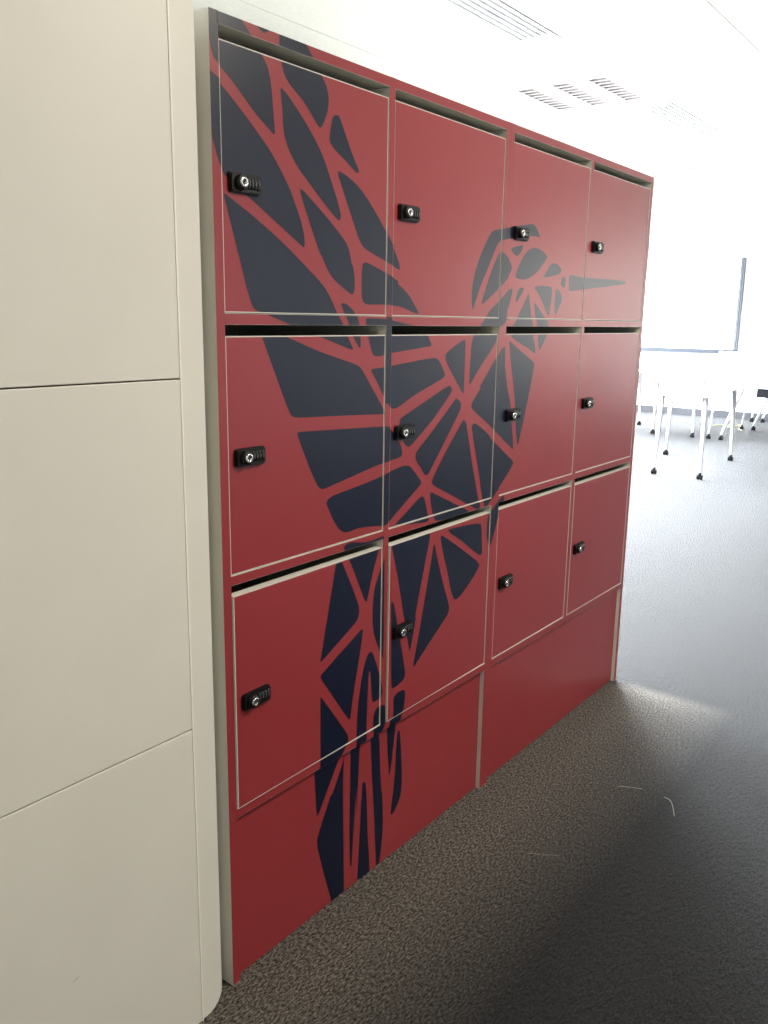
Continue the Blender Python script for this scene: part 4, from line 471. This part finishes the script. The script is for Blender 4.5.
seams = [0.0, .5890, 1.1850, 1.7810, PT]
for z0, z1 in zip(seams, seams[1:]):
    p = MB(); p.box(-1.40, SX0, -.0190, .012, z0 + (.0011 if z0 else .001), z1-.0011)
    p.build('cream_board', PANEL, part, bevel=.0012)
bd = MB(); bd.box(SX0-.0004, SX0+.0028, -.0202, -.0166, .001, PT); bd.build('edge_highlight', new_mat('pale_edge_highlight', (0.88, 0.86, 0.78), .3), part, bevel=.0007)  # added pale strip, its colour standing in for light along the edge
k_ = MB(); k_.box(-1.40, SX0-.001, .0125, .020, .001, PT); k_.build('backing_board', SEAM, part)
r_ = MB(); r_.box(-.030, -.012, .0215, .440, .001, PT); r_.build('light_stop_panel', PANEL, part)  # unseen panel added to stop daylight leaking through the gap
r_ = MB(); r_.box(-.0115, .0440, .420, .438, .001, PT); r_.build('light_stop_strip', PANEL, part)  # unseen strip added to close the rear of the gap against light
sc = MB()
sc.prism([(-.310, .2590), (-.303, .2605), (-.294, .2618), (-.303, .2617)], 'y', -.01915, -.0190)
sc.build('scuff_mark', new_mat('brown_scuff', (0.22, 0.19, 0.15), .8), part)

# ---------------------------------------------------------------- ceiling fittings
def louvre_light(cx, cy, label):
    root = empty('ceiling_light', (cx, cy, CEIL))
    tag(root, label, 'ceiling light', 'recessed louvred ceiling lights')
    fr = MB(); h = .2894
    fr.box(-h, h, -h, -h+.02, -.0005, .10); fr.box(-h, h, h-.02, h, -.0005, .10)
    fr.box(-h, -h+.02, -h+.02, h-.02, -.0005, .10); fr.box(h-.02, h, -h+.02, h-.02, -.0005, .10)
    fr.box(-h, h, -h, h, .10, .12)
    # flat strips between the three louvre rows
    ys = [-.19, 0, .19]
    for ya, yb in ((-h+.02, -.19-.045), (-.19+.045, -.045), (.045, .19-.045), (.19+.045, h-.02)): fr.box(-h+.02, h-.02, ya, yb, -.0003, .004)
    fr.build('housing', WHITE_METAL, root)
    for yc in ys:
        lo = MB()
        lo.box(-h+.02, h-.02, yc-.045, yc-.042, 0, .05); lo.box(-h+.02, h-.02, yc+.042, yc+.045, 0, .05)
        for i in range(10):
            x = -h + .045 + i*(2*h-.09)/9
            lo.prism([(x-.010, 0), (x+.010, 0), (x+.002, .045), (x-.002, .045)], 'y', yc-.042, yc+.042)
        lo.box(-h+.02, h-.02, yc-.042, yc+.042, .052, .056, 1)
        lo.build('louvre', [LOUVRE, LOUVRE_DARK], root)
louvre_light(*LIGHTS[0], 'louvred ceiling light with three rows, the nearer one above the lockers')
louvre_light(*LIGHTS[1], 'small looking louvred ceiling light, second from the camera near the far wall')
louvre_light(*LIGHTS[2], 'louvred ceiling light farthest from the camera')
louvre_light(*LIGHTS[3], 'unseen louvred ceiling light added for fill above the floor in front of the lockers')
louvre_light(*LIGHTS[4], 'unseen louvred ceiling light added for fill above the space behind the camera')
def diffuser(a, b, label):
    root = empty('air_diffuser', ((a+b)/2, (STRIP[0]+STRIP[1])/2, CEIL))
    tag(root, label, 'air vent', 'linear slot diffusers in the ceiling')
    hx = (b-a)/2 - .0015; hy = (STRIP[1]-STRIP[0])/2 - .0015
    n = 5; cell = 2*(hy-.010)/n; fr = MB()
    fr.box(-hx, -hx+.05, -hy, hy, -.002, .03); fr.box(hx-.05, hx, -hy, hy, -.002, .03)
    fr.box(-hx+.05, hx-.05, -hy, -hy+.010, -.002, .03); fr.box(-hx+.05, hx-.05, hy-.010, hy, -.002, .03)
    for i in range(n):
        y = -hy + .010 + i*cell
        fr.box(-hx+.05, hx-.05, y, y+cell*.24, -.002, .03); fr.box(-hx+.05, hx-.05, y+cell*.76, y+cell, -.002, .03)
    fr.build('grille', WHITE_METAL, root)
    bk = MB(); bk.box(-hx+.03, hx-.03, -hy+.006, hy-.006, .031, .036); bk.build('duct_plate', SLOT, root)
diffuser(*DIFFUSERS[0], 'five slot linear air diffuser at the top edge of the photo, above the lockers')
diffuser(*DIFFUSERS[1], 'linear air diffuser beyond the nearer louvred light, right of centre')
diffuser(*DIFFUSERS[2], 'linear air diffuser beyond the second louvred light')

# ---------------------------------------------------------------- far end of the room
wb = empty('whiteboard', (END_X, 3.6, 0))
tag(wb, 'large whiteboard with grey aluminium frame on the far wall', 'whiteboard')
m_ = MB(); m_.box(-.030, -.004, -1.22, 1.20, .945, 2.17); m_.build('writing_surface', BOARD, wb)
m_ = MB(); m_.box(-.045, -.004, -1.275, 1.25, .885, .944); m_.build('bottom_rail', ALU, wb)
m_ = MB(); m_.box(-.045, -.004, -1.275, -1.221, .945, 2.17); m_.box(-.052, -.045, -1.252, -1.243, .945, 2.17); m_.build('side_rail', ALU_SIDE, wb)
m_ = MB(); m_.box(-.045, -.004, 1.201, 1.25, .945, 2.17); m_.build('side_rail', ALU_SIDE, wb)

def castor(parent, x, y):
    c = MB()
    for s_ in (-.013, .013):
        n = 16; pts = [(x + .020*math.cos(2*PI*i/n), .021 + .020*math.sin(2*PI*i/n)) for i in range(n)]
        c.prism(pts, 'y', y+s_-.008, y+s_+.008, 0, True)
    c.tube((x, y, .025), (x, y, .062), .009, .011); c.box(x-.02, x+.02, y-.006, y+.006, .035, .052)
    c.build('castor', CASTOR, parent)
def leg(parent, top, foot, r0=.028, r1=.013):
    l = MB(); l.tube(top, (foot[0], foot[1], .06), r0, r1); lo = l.build('leg', LEG_METAL, parent, )
    castor(parent, foot[0], foot[1])
def board(parent, name, x0, x1, y0, y1, z0, z1, mat=None, bev=.004):
    b = MB(); b.box(x0, x1, y0, y1, z0, z1); return b.build(name, mat or TABLE_WHITE, parent, bevel=bev)
# folded flip top table, top standing on edge
def folded_table(cx, cy, ytop0, ytop1, label, rear=.0):
    t = empty('folding_table', (cx, cy, 0)); tag(t, label, 'table', 'white tables on castors by the far wall')
    board(t, 'tabletop', -.012, .012, ytop0-cy, ytop1-cy, .600, .990)
    br = MB(); br.box(.012, .060, ytop1-cy-.04, ytop1-cy+.10, .52, .62); br.build('hinge_bracket', BRACKET, t)
    br = MB(); br.box(.012, .060, ytop1-cy-.60, ytop1-cy-.44, .50, .63); br.build('hinge_bracket', BRACKET, t)
    bm_ = MB(); bm_.box(.018, .040, ytop0-cy+.15, ytop1-cy-.05, .595, .625); bm_.build('beam', LEG_METAL, t)
    leg(t, (.03, ytop1-.29-cy, .60), (0, ytop1-.11-cy)); leg(t, (.03, ytop1-.01-cy, .60), (0, ytop1+.03-cy), .014, .010)
    leg(t, (.03, ytop0+.29-cy, .60), (0, ytop0+.11-cy)); leg(t, (.03, ytop0+.01-cy, .60), (0, ytop0-.03-cy), .014, .010)
    return t
folded_table(9.18, 1.2, .45, 1.84, 'white folded table standing on edge at the right edge of the photo, front one')
folded_table(10.40, 1.15, .40, 1.80, 'white folded table behind the front one, under the window side of the whiteboard')
folded_table(11.45, 1.3, .60, 1.95, 'white folded table closest to the far wall')
def meeting_table(legs, z, over, label):
    cx = sum(p[0] for p in legs)/4; cy = sum(p[1] for p in legs)/4
    t = empty('meeting_table', (cx, cy, 0)); tag(t, label, 'table', 'white tables on castors by the far wall')
    P = []
    for x, y in legs:
        d = Vector((x-cx, y-cy)); d = d + d.normalized()*over; P.append((d.x, d.y))
    m = MB(); m.prism(P, 'z', z-.024, z); m.build('tabletop', TABLE_WHITE, t, bevel=.004)
    for x, y in legs: leg(t, ((x-cx)*.93, (y-cy)*.93, z-.024), (x-cx, y-cy), .026, .012)
meeting_table([(6.40, 1.10), (7.66, 1.20), (7.60, 1.81), (6.416, 1.50)], .72, .10, 'white castor table standing nearest to the lockers')
meeting_table([(9.17, 2.05), (10.40, 2.32), (10.45, 2.90), (9.175, 2.52)], .64, .10, 'low white castor table below the whiteboard')
meeting_table([(8.90, 2.75), (9.95, 2.98), (9.95, 3.70), (8.90, 3.50)], .72, .10, 'white castor table half hidden behind the right end of the lockers')

def curve_obj(name, pts, r, mat):
    """a thin round strand along a smooth path, as one mesh"""
    P = [Vector(p) for p in pts]; Q = []
    for i in range(len(P)-1):
        p0, p1, p2, p3 = P[max(i-1, 0)], P[i], P[i+1], P[min(i+2, len(P)-1)]
        for k in range(6):
            t = k/6; Q.append(.5*((2*p1) + (p2-p0)*t + (2*p0-5*p1+4*p2-p3)*t*t + (3*p1-p0-3*p2+p3)*t**3))
    Q.append(P[-1]); m = MB(); n = 8; vs = []
    for i, q in enumerate(Q):
        d = (Q[min(i+1, len(Q)-1)] - Q[max(i-1, 0)]).normalized(); u = d.cross(Vector((0, 0, 1))).normalized(); w = u.cross(d)
        for j in range(n): vs.append(q + (u*math.cos(2*PI*j/n) + w*math.sin(2*PI*j/n))*r)
    fs = [(i*n+j, i*n+(j+1) % n, (i+1)*n+(j+1) % n, (i+1)*n+j) for i in range(len(Q)-1) for j in range(n)]
    m.add(vs, fs, 0, True); m.poly(list(reversed(vs[:n]))); m.poly(vs[-n:])
    return m.build(name, mat)
tag(curve_obj('cable', [(10.55, 2.22, .006), (10.70, 2.14, .006), (10.55, 2.02, .006), (10.85, 1.98, .006), (10.62, 1.90, .006), (10.40, 1.86, .006), (10.30, 1.80, .006)], .006, CABLE),
    'yellowish cable lying loose on the floor under the folded tables', 'cable')
threads = [([(1.213, -.428, .004), (1.203, -.448, .005), (1.172, -.466, .004), (1.137, -.481, .003)], 'curved white thread on the dark carpet, rightmost of the threads'),
           ([(1.191, -.303, .003), (1.205, -.333, .004), (1.218, -.363, .003)], 'straight pale thread on the carpet in line with the locker joint'),
           ([(.812, -.137, .003), (.800, -.143, .004), (.786, -.150, .003)], 'short pale thread on the carpet closest to the locker plinth'),
           ([(.746, -.250, .003), (.766, -.288, .004), (.786, -.319, .003)], 'faint long thread on the carpet, lowest of the threads in the photo')]
for pts, lab in threads:
    tag(curve_obj('lint_thread', pts, .0005 if 'faint' not in lab else .00025, LINT), lab, 'thread', 'loose threads on the carpet')
